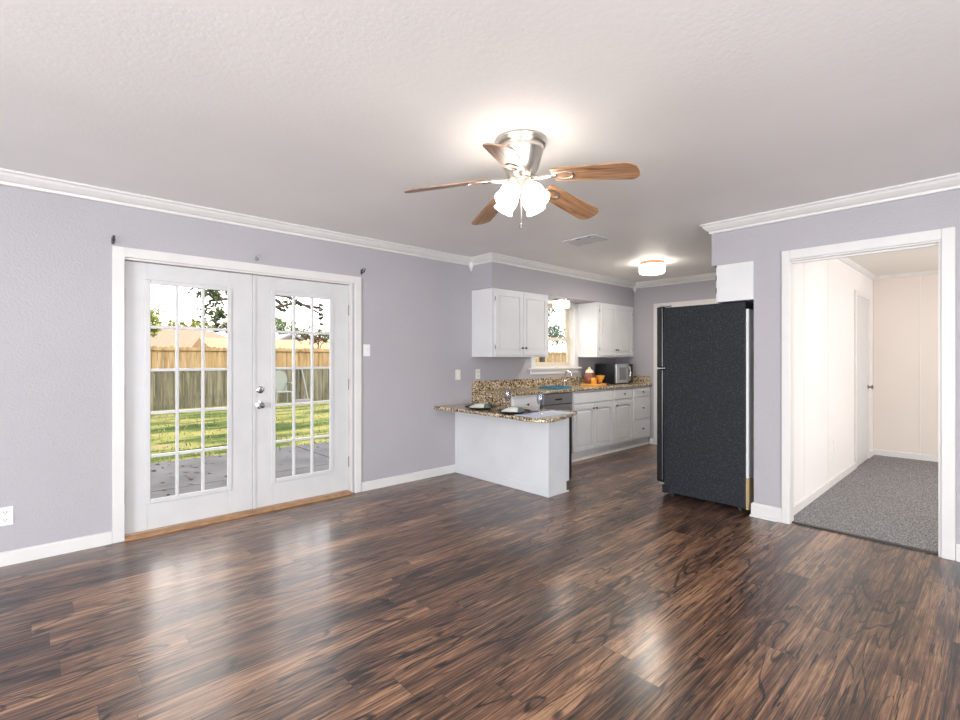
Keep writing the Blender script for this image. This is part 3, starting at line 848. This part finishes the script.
napkin(3.38, 3.66, math.radians(-60), 'cream and green folded napkin on the plate near the wall')
napkin(3.36, 3.17, math.radians(-60), 'cream and green folded napkin on the plate beside the placemat')
tag(MB().box(3.50, 3.60, 3.06, 3.12, PT, PT+0.012).build('navy_napkin', M_BLUE, bevel=0.004), 'small folded navy cloth between plate and placemat', 'napkin')
def wineglass(x, y, z0, label):
    t = thing('wine_glass', label, 'wine glass', (x, y, z0), 'wine glasses on the peninsula')
    autosmooth(MB().lathe([(0, 0.082), (0.018, 0.088), (0.032, 0.105), (0.038, 0.13), (0.037, 0.16), (0.031, 0.198), (0.0295, 0.198), (0.035, 0.16), (0.036, 0.13), (0.030, 0.107), (0.016, 0.091), (0, 0.086)], (x, y, z0), 24, cap=False).build('bowl', M_WGLASS, t))
    autosmooth(MB().lathe([(0, 0.003), (0.006, 0.010), (0.0042, 0.02), (0.004, 0.07), (0.007, 0.081), (0, 0.082)], (x, y, z0), 12).build('stem', M_WGLASS, t))
    autosmooth(MB().lathe([(0, 0), (0.033, 0), (0.033, 0.0015), (0.006, 0.005), (0, 0.005)], (x, y, z0), 24).build('foot', M_WGLASS, t))
wineglass(3.56, 3.44, PT, 'clear wine glass standing behind the two plates')
wineglass(3.47, 2.925, PT+0.003, 'clear wine glass standing on the placemat')

# ------------------------------------------------------------ things on the worktop
def dish(x0, x1, y0, y1, z):
    b = MB()
    b.box(x0, x1, y0, y1, z, z+0.006).box(x0, x0+0.008, y0, y1, z+0.006, z+0.022).box(x1-0.008, x1, y0, y1, z+0.006, z+0.022).box(x0+0.008, x1-0.008, y0, y0+0.008, z+0.006, z+0.022).box(x0+0.008, x1-0.008, y1-0.008, y1, z+0.006, z+0.022)
    return b
tag(dish(4.66, 4.98, 3.68, 3.96, CT+0.0005).build('drying_tray', M_TRAY, bevel=0.004), 'teal blue drying tray lying on the worktop by the faucet', 'tray')
t = thing('kitchen_faucet', 'chrome gooseneck kitchen faucet under the window', 'faucet', (5.36, 4.09, CT))
autosmooth(MB().lathe([(0, 0), (0.03, 0), (0.028, 0.012), (0.018, 0.03), (0.015, 0.075), (0, 0.075)], (5.36, 4.09, CT), 18).build('base', M_CHROME, t))
pts = [(5.36, 4.09, CT+0.07), (5.36, 4.09, CT+0.13)]
for k in range(1, 10):
    a = PI*k/10; pts.append((5.36-0.02*(1-math.cos(a)), 4.09-0.075*(1-math.cos(a)), CT+0.13+0.07*math.sin(a)))
pts.append((5.32, 3.94, CT+0.11))
MB().tube(pts, 0.011, 12).build('spout', M_CHROME, t, True)
MB().tube([(5.375, 4.09, CT+0.06), (5.41, 4.08, CT+0.075), (5.47, 4.06, CT+0.105)], [0.009, 0.008, 0.006], 10).build('lever', M_CHROME, t, True)
# microwave
mx0, mx1, my0, my1, mz0, mz1 = 6.17, 6.63, 3.80, 4.14, CT+0.012, CT+0.295
t = thing('microwave', 'black and steel countertop microwave under the far upper cabinet', 'microwave', ((mx0+mx1)/2, (my0+my1)/2, CT))
MB().box(mx0, mx1, my0, my1, mz0, mz1).build('body', M_FRIDGED, t, bevel=0.006)
dr = MB().box(mx0, mx0+0.335, my0-0.022, my0, mz0, mz1).build('door', M_STEEL, t, bevel=0.005)
MB().box(mx0+0.075, mx0+0.265, my0-0.0235, my0-0.022, mz0+0.05, mz1-0.05).build('door_window', simple('microwave_window', (0.16, 0.17, 0.16), 0.12), dr)
MB().tube([(mx0+0.315, my0-0.022, mz0+0.03), (mx0+0.315, my0-0.052, mz0+0.05), (mx0+0.315, my0-0.062, (mz0+mz1)/2), (mx0+0.315, my0-0.052, mz1-0.05), (mx0+0.315, my0-0.022, mz1-0.03)], 0.010, 10).build('handle', M_CHROME, dr, True)
cpn = MB().box(mx0+0.338, mx1, my0-0.018, my0, mz0, mz1).build('control_panel', M_FRIDGED, t, bevel=0.004)
kb = MB()
for r in range(4):
    for c in range(3): kb.box(mx0+0.356+c*0.03, mx0+0.378+c*0.03, my0-0.0195, my0-0.018, mz0+0.03+r*0.03, mz0+0.05+r*0.03)
kb.build('keypad', M_HINGE, cpn)
for fx in (mx0+0.03, mx1-0.03):
    for fy in (my0+0.03, my1-0.03):
        MB().cyl((fx, fy, CT), (fx, fy, mz0), 0.012, 10).build('foot', M_DARKPL, t)
# tray with colourful ceramics
tx, ty = 5.83, 3.93
tag(dish(5.64, 5.94, 3.80, 4.03, CT+0.0005).build('serving_tray', M_ORANGE, bevel=0.004), 'golden yellow serving tray holding ceramics beside the microwave', 'tray')
tz = CT+0.0068
t = thing('cookie_jar', 'red brown ceramic jar with cream lid on the yellow tray', 'jar', (5.77, 3.965, tz))
autosmooth(MB().lathe([(0, 0), (0.062, 0), (0.078, 0.03), (0.082, 0.09), (0.07, 0.15), (0.056, 0.165), (0, 0.165)], (5.77, 3.965, tz), 26).build('body', M_JARBR, t))
autosmooth(MB().lathe([(0, 0.165), (0.060, 0.165), (0.060, 0.18), (0.045, 0.205), (0.014, 0.22), (0.016, 0.235), (0.010, 0.246), (0, 0.248)], (5.77, 3.965, tz), 26).build('lid', M_CREAMG, t))
t = thing('mug', 'golden orange mug with dark fruit in front of the jar', 'mug', (5.71, 3.855, tz))
autosmooth(MB().lathe([(0, 0), (0.036, 0), (0.040, 0.02), (0.040, 0.10), (0.036, 0.10), (0.035, 0.085), (0, 0.085)], (5.71, 3.855, tz), 22).build('body', M_ORANGE, t))
MB().tube([(5.675, 3.845, tz+0.085), (5.645, 3.835, tz+0.075), (5.64, 3.833, tz+0.05), (5.655, 3.838, tz+0.025), (5.677, 3.845, tz+0.02)], 0.006, 8).build('handle', M_ORANGE, t, True)
t = thing('flared_bowl', 'golden orange flared pedestal bowl next to the microwave', 'bowl', (5.893, 3.872, tz))
autosmooth(MB().lathe([(0, 0), (0.038, 0), (0.036, 0.012), (0.020, 0.025), (0.030, 0.05), (0.052, 0.085), (0.066, 0.125), (0.061, 0.125), (0.045, 0.085), (0, 0.06)], (5.893, 3.872, tz), 26).build('body', M_ORANGE, t))
for i, (dx, dy, dz) in enumerate(((0.035, -0.01, 0.018), (0.075, -0.02, 0.018), (0.115, -0.038, 0.018), (0.058, -0.045, 0.018))):
    xx, yy = 5.74+dx*0.8, 3.868+dy
    prof = [(0, -0.018)] + [(0.018*math.cos(a), 0.018*math.sin(a)) for a in (-1.1, -0.7, -0.3, 0.1, 0.5, 0.9, 1.25)] + [(0, 0.016)]
    lab = ['dark red fruit touching the orange mug', 'dark red fruit in the middle of the yellow tray', 'dark red fruit lying against the flared bowl', 'dark red fruit at the front rim of yellow tray'][i]
    tag(MB().lathe(prof, (xx, yy, tz+0.0185), 14).build('plum', M_JARBR, smooth=True), lab, 'fruit', 'dark fruit on the yellow tray')

# ------------------------------------------------------------ refrigerator
t = thing('refrigerator', 'black refrigerator with pebbled side standing in its alcove', 'refrigerator', (4.72, 1.8, 0))
FX0, FX1 = 4.335, 5.10
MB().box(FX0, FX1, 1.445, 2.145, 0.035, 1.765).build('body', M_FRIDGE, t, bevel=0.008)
MB().box(FX0+0.01, FX1-0.01, 1.425, 1.444, 0.29, 1.70).build('back_panel', M_GALV, t)['label'] = 'pale metal back panel'
MB().box(FX0+0.005, FX1-0.01, 1.420, 1.444, 0.03, 0.285).build('back_cover', M_TAN, t)['label'] = 'tan lower back cover'
for z0, z1, nm, hz in ((0.125, 1.19, 'door', (0.55, 1.12)), (1.20, 1.775, 'freezer_door', (1.26, 1.62))):
    d = MB().box(FX0-0.002, FX1+0.002, 2.160, 2.225, z0, z1).build(nm, M_FRIDGED, t, bevel=0.012)
    MB().box(FX0+0.015, FX1-0.015, 2.146, 2.160, z0+0.012, z1-0.012).build('gasket', M_DARKPL, d)
    xh = FX1-0.06
    MB().tube([(xh, 2.226, hz[0]), (xh, 2.262, hz[0]+0.03), (xh, 2.262, hz[1]-0.03), (xh, 2.226, hz[1])], 0.011, 10).build('handle', M_FRIDGED, d, True)
MB().box(FX0+0.01, FX0+0.07, 2.11, 2.20, 1.776, 1.79).build('hinge_cap', M_STEEL, t, bevel=0.003)
MB().box(FX0+0.03, FX1-0.03, 2.146, 2.185, 0.02, 0.105).build('bottom_grille', M_DARKPL, t)
MB().box(FX0, FX0+0.05, 2.150, 2.20, 0.106, 0.122).build('lower_hinge', M_STEEL, t)
for fx in (FX0+0.05, FX1-0.05):
    for fy in (1.50, 2.09):
        MB().cyl((fx-0.015, fy, 0.018), (fx+0.015, fy, 0.018), 0.018, 14).build('roller', M_DARKPL, t)

# ------------------------------------------------------------ ceiling fan
fx, fy = 1.903, 1.741
t = thing('ceiling_fan', 'brushed nickel ceiling fan with five oak blades and lit glass shades', 'ceiling fan', (fx, fy, H))
prof = [(0, H-0.001), (0.135, H-0.001), (0.138, H-0.012), (0.132, H-0.030), (0.120, H-0.038), (0.116, H-0.052), (0.118, H-0.060), (0.112, H-0.075), (0.104, H-0.11), (0.092, H-0.15), (0.074, H-0.185), (0.055, H-0.205), (0, H-0.205)]
autosmooth(MB().lathe(prof, (fx, fy, 0), 48).build('motor_housing', M_NICKEL, t), 30)
autosmooth(MB().lathe([(0, H-0.200), (0.062, H-0.203), (0.064, H-0.212), (0.046, H-0.218), (0.046, H-0.275), (0.050, H-0.28), (0.040, H-0.293), (0, H-0.296)], (fx, fy, 0), 32).build('light_fitter', M_NICKEL, t), 30)
R0, R1, ZR, ZT = 0.185, 0.618, 2.232, 2.165
for k in range(5):
    ang = math.radians(69+72*k)
    slope = math.atan2(ZR-ZT, R1-R0)
    M = Matrix.Translation((fx, fy, 0)) @ Matrix.Rotation(ang, 4, 'Z') @ Matrix.Translation((R0, 0, ZR)) @ Matrix.Rotation(slope, 4, 'Y') @ Matrix.Rotation(math.radians(-13), 4, 'X')
    L = (R1-R0)/math.cos(slope)
    out = [(0.0, -0.050), (0.02, -0.055), (L*0.5, -0.064), (L-0.055, -0.070)]
    for j in range(7):
        a = -PI/2+PI/2*j/6; out.append((L-0.055+0.055*math.cos(a), -0.015+0.055*math.sin(a)))
    out += [(x, -y) for x, y in out[::-1] if True]
    o2 = []
    for p in out:
        if not o2 or (abs(p[0]-o2[-1][0])+abs(p[1]-o2[-1][1])) > 1e-5: o2.append(p)
    b = MB().prism(o2, 2, -0.003, 0.003, M)
    uvl = b.bm.loops.layers.uv.new('UVMap')
    Mi = M.inverted()
    for f in b.bm.faces:
        for lp in f.loops:
            q = Mi @ lp.vert.co
            lp[uvl].uv = (q.x+k*3.1, q.y+k*1.7)
    bl_ = b.build('fan_blade', M_BLADE, t)
    ir = MB()
    # arm from the motor to an open oval plate under the blade
    c0 = Vector((fx, fy, 0)) + Matrix.Rotation(ang, 3, 'Z') @ Vector((0.055, 0, H-0.205))
    c1 = M @ Vector((-0.03, 0, -0.004)); c2 = M @ Vector((0.02, 0, -0.006))
    ir.tube([c0, (c0+c1)/2+Vector((0, 0, -0.006)), c1, c2], [0.012, 0.010, 0.011, 0.009], 10)
    ring = []
    N = 24
    def ov(rx, ry, z): return [M @ Vector((0.055+rx*math.cos(2*PI*j/N), ry*math.sin(2*PI*j/N), z)) for j in range(N)]
    loops = [[ir.bm.verts.new(p) for p in ov(*q)] for q in ((0.062, 0.036, -0.0032), (0.062, 0.036, -0.008), (0.050, 0.025, -0.008), (0.050, 0.025, -0.0032))]
    for a_, b_ in zip(loops, loops[1:]+loops[:1]):
        for j in range(N): ir.bm.faces.new((a_[j], a_[(j+1) % N], b_[(j+1) % N], b_[j]))
    ir.build('blade_iron', M_NICKEL, bl_, True)
for k in range(4):
    ang = math.radians(182.3+90*k)
    M = Matrix.Rotation(ang, 4, 'Z') @ Matrix.Rotation(math.radians(-40), 4, 'Y')
    o = Vector((fx, fy, 0)) + Matrix.Rotation(ang, 3, 'Z') @ Vector((0.045, 0, H-0.245))
    sh = MB().lathe([(0.020, 0.0), (0.026, -0.012), (0.044, -0.035), (0.052, -0.065), (0.051, -0.09), (0.047, -0.105), (0.054, -0.128), (0.056, -0.132), (0.050, -0.130), (0.043, -0.105), (0.047, -0.09), (0.048, -0.065), (0.040, -0.037), (0.020, -0.014), (0, -0.012)], o, 24, M, cap=False)
    s_ = autosmooth(sh.build('lamp_shade', M_SHADE, t))
    autosmooth(MB().lathe([(0, 0.022), (0.016, 0.022), (0.024, 0.012), (0.024, -0.008), (0, -0.008)], o, 18, M).build('socket_cup', M_NICKEL, s_))
    MB().lathe([(0, -0.035)] + [(0.026*math.cos(a), -0.065+0.030*math.sin(a)) for a in (1.2, 0.8, 0.4, 0, -0.4, -0.8, -1.2)] + [(0, -0.097)], o, 14, M).build('bulb', emis('lit_bulb', (1, 0.9, 0.78), 16) if k == 0 else bpy.data.materials['lit_bulb'], s_, True)
ch = MB().tube([(fx-0.012, fy-0.012, H-0.29), (fx-0.012, fy-0.012, 2.005)], 0.0022, 6)
ch.lathe([(0, 2.008), (0.007, 2.002), (0.008, 1.99), (0.004, 1.978), (0, 1.976)], (fx-0.012, fy-0.012, 0), 10)
ch.build('pull_chain', M_HINGE, t)

# ------------------------------------------------------------ other ceiling fittings
cx, cy = 5.46, 2.86
t = thing('ceiling_light', 'lit drum ceiling light with copper rim in the kitchen', 'ceiling light', (cx, cy, H))
autosmooth(MB().lathe([(0, H-0.001), (0.135, H-0.001), (0.140, H-0.012), (0.136, H-0.034), (0, H-0.034)], (cx, cy, 0), 40).build('rim', M_COPPER, t))
autosmooth(MB().lathe([(0, H-0.035), (0.138, H-0.035), (0.146, H-0.05), (0.147, H-0.115), (0.137, H-0.135), (0.09, H-0.145), (0, H-0.147)], (cx, cy, 0), 40).build('lamp_shade', M_DRUM, t))
cx, cy, cz = 5.19, 4.02, 2.084
t = thing('ceiling_light', 'small lit drum light under the soffit above the sink window', 'ceiling light', (cx, cy, cz))
autosmooth(MB().lathe([(0, cz), (0.115, cz), (0.118, cz-0.01), (0.113, cz-0.028), (0, cz-0.028)], (cx, cy, 0), 32).build('rim', M_NICKEL, t))
autosmooth(MB().lathe([(0, cz-0.029), (0.108, cz-0.029), (0.116, cz-0.042), (0.115, cz-0.105), (0.10, cz-0.122), (0, cz-0.128)], (cx, cy, 0), 32).build('lamp_shade', M_DRUM2, t))
for (lx, ly, lz, ls, le) in ((5.46, 2.86, H-0.152, 0.28, 20), (5.19, 4.02, 2.084-0.133, 0.2, 3)):
    ld = bpy.data.lights.new('drum_lamp', 'AREA'); ld.shape = 'DISK'; ld.size = ls; ld.energy = le; ld.color = (1.0, 0.93, 0.83)
    lo = bpy.data.objects.new('drum_lamp', ld); COL.objects.link(lo); lo.location = (lx, ly, lz)
# supply vent
t = thing('air_vent', 'grey ceiling air supply vent between the fan and kitchen light', 'air vent', (3.955, 2.757, H))
vm = simple('grey_vent_metal', (0.60, 0.60, 0.62), 0.45)
vx0, vx1, vy0, vy1 = 3.825, 4.085, 2.572, 2.942
MB().box(vx0, vx1, vy0, vy0+0.022, H-0.010, H-0.001).box(vx0, vx1, vy1-0.022, vy1, H-0.010, H-0.001).box(vx0, vx0+0.022, vy0+0.022, vy1-0.022, H-0.010, H-0.001).box(vx1-0.022, vx1, vy0+0.022, vy1-0.022, H-0.010, H-0.001).build('frame', vm, t, bevel=0.002)
MB().box(vx0+0.022, vx1-0.022, vy0+0.022, vy1-0.022, H-0.004, H-0.001).build('duct_shade_sheet', M_DUCTSHADE, t)  # black sheet paints the darkness inside the duct
lv = MB()
for (a, b, sgn) in ((vy0+0.024, vy0+0.085, 1), (vy0+0.105, vy0+0.225, 1), (vy0+0.245, vy1-0.024, 1)):
    lv.prism([(a, H-0.006), (b, H-0.022), (b, H-0.019), (a, H-0.003)], 0, vx0+0.026, vx1-0.026)
lv.build('louvers', vm, t)

# ------------------------------------------------------------ yard
GZ = -0.16
struct(MB().box(-25, 60, 4.34, 75, GZ-0.2, GZ).build('ground', M_LAWN), 'patchy sunlit lawn of the back yard', 'lawn')
pt = MB()
for a, b in ((-1.5, 3.06), (3.08, 7.0), (7.02, 10.5)):
    for c, d in ((4.34, 6.10), (6.115, 7.75)): pt.box(a, b, c, d, GZ, GZ+0.035)
struct(pt.build('patio', M_PATIO), 'grey concrete patio slab outside the french doors', 'patio').name = 'ground_patio'
rg = random.Random(3)
g = MB()
for i in range(5000):
    x = rg.uniform(-1, 9); y = 7.8 + 8.0*rg.random()**1.3
    if rg.random() < 0.35 and (math.sin(x*1.3+y*0.9)+math.sin(y*2.1)) > 0.4: continue
    h = rg.uniform(0.02, 0.055); a = rg.uniform(0, PI); w = rg.uniform(0.006, 0.014)
    dx, dy = math.cos(a)*w, math.sin(a)*w
    lx, ly = rg.uniform(-.03, .03), rg.uniform(-.03, .03)
    g.quad([(x-dx, y-dy, GZ-0.002), (x+dx, y+dy, GZ-0.002), (x+dx*.3+lx, y+dy*.3+ly, GZ+h), (x-dx*.3+lx, y-dy*.3+ly, GZ+h)])
tag(g.build('grass', M_GRASS), 'short uneven grass of the back yard', 'grass', kind='stuff')
lf = MB()
for i in range(520):
    x = rg.uniform(0.2, 4.5); y = rg.uniform(5.2, 9.2)
    if y < 7.2 and rg.random() < 0.45: continue
    z = (GZ+0.036) if y < 7.75 else GZ+0.03
    s = rg.uniform(0.018, 0.045); a = rg.uniform(0, 2*PI); t_ = rg.uniform(0, 0.015)
    c, sn = math.cos(a)*s, math.sin(a)*s
    lf.quad([(x+c, y+sn, z+0.001), (x-sn*.5, y+c*.5, z+t_), (x-c, y-sn, z+0.002), (x+sn*.5, y-c*.5, z+t_*.5)])
tag(lf.build('fallen_leaves', M_DRY), 'dry brown leaves scattered on patio and lawn edge', 'fallen leaves', kind='stuff')

def fence(name, label, y, x0, x1, z0, z1, pw, mat, seed, dog, railside):
    t = thing(name, label, 'fence', ((x0+x1)/2, y, z0))
    rnd = random.Random(seed)
    b = MB(); x = x0
    while x < x1:
        w = pw*rnd.uniform(0.94, 1.05); top = z1+rnd.uniform(-0.02, 0.015); yo = rnd.uniform(-0.006, 0.006)
        if dog: pts = [(x, z0), (x+w-0.014, z0), (x+w-0.014, top-0.035), (x+w-0.04, top), (x+0.03, top), (x, top-0.035)]
        else: pts = [(x, z0), (x+w-0.008, z0), (x+w-0.008, top), (x, top+rnd.uniform(-0.01, 0.01))]
        b.prism(pts, 1, y+yo, y+yo+0.016)
        x += w
    b.build('pickets', mat, t)
    r = MB()
    for zz in ((z0+0.25), (z1-0.13)):
        r.box(x0, x1, y-0.045 if railside < 0 else y+0.023, y-0.008 if railside < 0 else y+0.06, zz, zz+0.085)
    r.build('rails', mat, t)
    x = x0+0.6
    while x < x1:
        MB().box(x, x+0.09, y+0.062, y+0.15, z0, z1-0.05).build('post', mat, t); x += 2.44
    return t
fence('board_fence', 'low weathered grey green board fence across the lawn', 16.0, -3, 30, GZ, 0.99, 0.14, M_OLDFENCE, 5, True, 1)
fence('picket_fence', 'taller honey coloured picket fence behind the weathered one', 17.4, -3, 30, GZ, 1.66, 0.15, M_NEWFENCE, 9, True, -1)

# neighbouring houses
t = thing('house', 'neighbouring house with low tan hipped roof behind the fence', 'house', (2.5, 42, GZ))
MB().box(-12, 12.6, 38.6, 46, GZ, 1.86).build('wall', M_BRICKPALE, t)
rf = MB()
e = [(-13, 38.0, 1.85), (13.4, 38.0, 1.85), (13.4, 46.6, 1.85), (-13, 46.6, 1.85)]
vs = [rf.bm.verts.new(p) for p in e]; r0 = rf.bm.verts.new((-9, 42.3, 3.72)); r1 = rf.bm.verts.new((9.0, 42.3, 3.72))
for f in ((vs[0], vs[1], r1, r0), (vs[1], vs[2], r1), (vs[2], vs[3], r0, r1), (vs[3], vs[0], r0), (vs[3], vs[2], vs[1], vs[0])): rf.bm.faces.new(f)
roof = rf.build('roof', M_SHINGLE, t)
MB().box(-13, 13.4, 37.95, 38.0, 1.70, 1.87).box(13.4, 13.45, 37.95, 46.6, 1.70, 1.87).build('fascia', M_FASCIA, roof)
t = thing('house', 'pale gabled house with dark roof edge seen over the fence', 'house', (11.2, 31, GZ))
MB().prism([(10.3, GZ), (12.3, GZ), (12.3, 2.18), (11.3, 2.66), (10.3, 2.18)], 1, 29.2, 33.6).build('wall', simple('bright_white_siding', (0.5, 0.49, 0.48), 0.7), t)
MB().prism([(10.0, 2.06), (11.3, 2.68), (12.6, 2.06), (12.6, 2.16), (11.3, 2.80), (10.0, 2.16)], 1, 28.8, 34.0).build('roof', M_GREYROOF, t)
t = thing('shed', 'long low shed with orange brown roof beyond the honey fence', 'shed', (9.5, 24, GZ))
MB().box(5.6, 14.0, 23.0, 26.0, GZ, 1.72).build('wall', M_NEWFENCE, t)
MB().prism([(22.6, 1.70), (26.4, 1.70), (24.5, 2.22)], 0, 5.4, 14.3).build('roof', simple('orange_tan_roofing', (0.36, 0.21, 0.105), 0.85, var=0.12), t)

# trees and shrubs
def leaves(mb, cx, cy, cz, rx, ry, rz, n, size, rnd, clump=14, thin=0.0):
    per = max(1, n//clump)
    for c in range(clump):
        while True:
            ux, uy, uz = rnd.uniform(-1, 1), rnd.uniform(-1, 1), rnd.uniform(-1, 1)
            if ux*ux+uy*uy+uz*uz <= 1: break
        px, py, pz = cx+ux*rx, cy+uy*ry, cz+uz*rz
        cr = min(rx, ry, rz)*rnd.uniform(0.22, 0.42)
        for k in range(per):
            x, y, z = rnd.gauss(px, cr*.6), rnd.gauss(py, cr*.6), rnd.gauss(pz, cr*.5)
            s = size*rnd.uniform(0.6, 1.3)
            a = Vector((rnd.gauss(0, 1), rnd.gauss(0, 1), rnd.gauss(0, .7))).normalized()
            b = a.cross(Vector((rnd.gauss(0, 1), rnd.gauss(0, 1), rnd.gauss(0, 1)))).normalized()
            p = Vector((x, y, z))
            mb.quad([p+a*s, p+b*s*.45, p-a*s, p-b*s*.45])
def tree(label, x, y, h, tr, crowns, mat, size, seed, cat='tree', name='tree', group='trees and shrubs in the yard'):
    """crowns: (cx,cy,cz,rx,ry,rz,n,clumps) relative to the trunk foot"""
    rnd = random.Random(seed)
    t = thing(name, label, cat, (x, y, GZ), group)
    b = MB()
    zt = GZ+h
    b.tube([(x, y, GZ-0.05), (x+0.05*h*.2, y, GZ+h*.3), (x-0.03, y+0.05, GZ+h*.6), (x+.05, y, zt)], [tr*1.25, tr, tr*.75, tr*.3], 10)
    for (cx, cy, cz, rx, ry, rz, n, cl) in crowns:
        p0 = Vector((x, y, GZ+h*rnd.uniform(.45, .75))); p1 = Vector((x+cx, y+cy, GZ+cz))
        mid = (p0+p1)/2+Vector((rnd.uniform(-.1, .1), rnd.uniform(-.1, .1), .12*h*.3))
        b.tube([p0, mid, p1], [tr*.5, tr*.3, tr*.12], 7)
        for j in range(5):
            q = p1+Vector((rnd.uniform(-rx, rx)*.8, rnd.uniform(-ry, ry)*.8, rnd.uniform(-rz, rz)*.8))
            b.tube([mid.lerp(p1, rnd.uniform(.3, 1)), (p1+q)/2+Vector((0, 0, .08)), q], [tr*.14, tr*.08, tr*.03], 5)
    b.build('trunk', M_BARK, t, True)
    lm = MB()
    for (cx, cy, cz, rx, ry, rz, n, cl) in crowns:
        leaves(lm, x+cx, y+cy, GZ+cz, rx, ry, rz, n, size, rnd, cl)
    lm.build('foliage', mat, t)
    return t
tree('dark leaved tree whose low branches hang before the sky', 3.25, 10.6, 4.2, 0.13,
     [(-0.78, -0.3, 2.55, 0.34, 0.5, 0.42, 420, 18), (-0.62, -0.2, 3.0, 0.5, 0.5, 0.4, 260, 12), (0.72, 0, 2.55, 0.10, 0.15, 0.16, 60, 5), (1.02, 0, 2.68, 0.07, 0.1, 0.1, 26, 4), (1.58, 0, 2.45, 0.10, 0.15, 0.26, 60, 7), (-0.2, 0, 4.2, 1.0, 1.0, 0.8, 700, 20), (0.95, 0.0, 3.3, 0.8, 0.7, 0.55, 160, 14), (1.1, 0, 4.4, 1.1, 1.0, 0.7, 700, 20), (-0.56, -0.2, 2.05, 0.16, 0.2, 0.13, 60, 5)], M_LEAFD, 0.055, 11)
tree('yellow green tree rising behind the honey fence beside the tan roof', 3.55, 27.0, 3.4, 0.11,
     [(-0.3, 0, 3.2, 0.8, 0.8, 0.55, 900, 16), (0.35, 0, 3.5, 0.5, 0.6, 0.42, 500, 12), (0.2, 0, 2.7, 0.5, 0.5, 0.3, 300, 10)], M_LEAFY, 0.085, 12)
tree('olive tree whose top shows over the tan roof ridge', 10.6, 50.0, 4.4, 0.16,
     [(-1.6, 0, 4.4, 1.5, 1.0, 0.4, 800, 18), (0.6, 0, 4.5, 1.3, 1.0, 0.45, 800, 18), (2.2, 0, 4.3, 1.1, 1.0, 0.5, 600, 14)], M_LEAFY, 0.12, 22)
tree('soft green tree above the shed roof', 14.2, 36.4, 4.4, 0.16,
     [(-0.9, 0, 3.7, 1.3, 1.0, 0.9, 1500, 20), (0.9, 0, 3.3, 1.5, 1.0, 0.7, 1300, 20), (2.6, 0, 3.0, 1.2, 1.0, .6, 900, 16)], M_LEAFG, 0.10, 13)
tree('brown leaved small tree beyond the honey fence', 9.2, 20.6, 2.3, 0.06,
     [(-0.35, 0, 2.3, 0.5, 0.4, 0.28, 260, 12), (0.35, 0, 2.35, 0.6, 0.4, 0.32, 320, 12)], M_DRY, 0.06, 14)
tree('blue green tree outside the kitchen window', 15.0, 12.6, 4.6, 0.12,
     [(0, 0, 3.0, 1.6, 1.3, 1.0, 1800, 24), (0.2, 0, 4.3, 1.3, 1.2, 0.8, 1100, 18), (-1.0, 0.3, 2.2, 1.0, 0.8, 0.6, 900, 14)], M_LEAFB, 0.075, 15)
# pale garden chair near the fence
gx, gy = 5.62, 15.2
pale = simple('pale_grey_plastic', (0.17, 0.185, 0.165), 0.5)
t = thing('garden_chair', 'pale plastic garden chair with arched back in front of the fence', 'chair', (gx, gy, GZ))
arc = [(gx-0.25, GZ+0.38)] + [(gx+0.25*math.cos(a), GZ+0.80+0.27*math.sin(a)) for a in [PI-PI*k/12 for k in range(13)]] + [(gx+0.25, GZ+0.38)]
inn = [(gx+0.10, GZ+0.45)] + [(gx+0.10*math.cos(a), GZ+0.72+0.12*math.sin(a)) for a in [PI*k/8 for k in range(9)]] + [(gx-0.10, GZ+0.45)]
MB().prism(arc, 1, gy+0.22, gy+0.245).build('backrest', pale, t)
MB().prism([(gx-0.25, GZ+0.39), (gx+0.25, GZ+0.39), (gx+0.25, GZ+0.425), (gx-0.25, GZ+0.425)], 1, gy-0.23, gy+0.22).build('seat', pale, t, bevel=0.006)
for sx in (-1, 1):
    for sy in (-1, 1): MB().tube([(gx+sx*0.25, gy+sy*0.22, GZ), (gx+sx*0.225, gy+sy*0.2, GZ+0.40)], [0.022, 0.028], 8).build('leg', pale, t)
    MB().tube([(gx+sx*0.26, gy-0.2, GZ+0.40), (gx+sx*0.27, gy-0.21, GZ+0.62), (gx+sx*0.27, gy-0.1, GZ+0.66), (gx+sx*0.26, gy+0.22, GZ+0.66)], 0.022, 8).build('armrest', pale, t, True)
tag(MB().box(6.05, 6.60, 15.2, 15.5, GZ, GZ+0.12).build('garden_planter', simple('mauve_grey_block', (0.17, 0.14, 0.16), 0.8), bevel=0.01), 'low mauve grey block planter on the lawn before the fence', 'planter')
tag(MB().tube([(6.68, 15.72, GZ), (6.55, 15.955, 0.95)], 0.03, 10).build('garden_pole', pale), 'pale pole leaning on the weathered fence', 'pole')
# eave of the house over the french doors
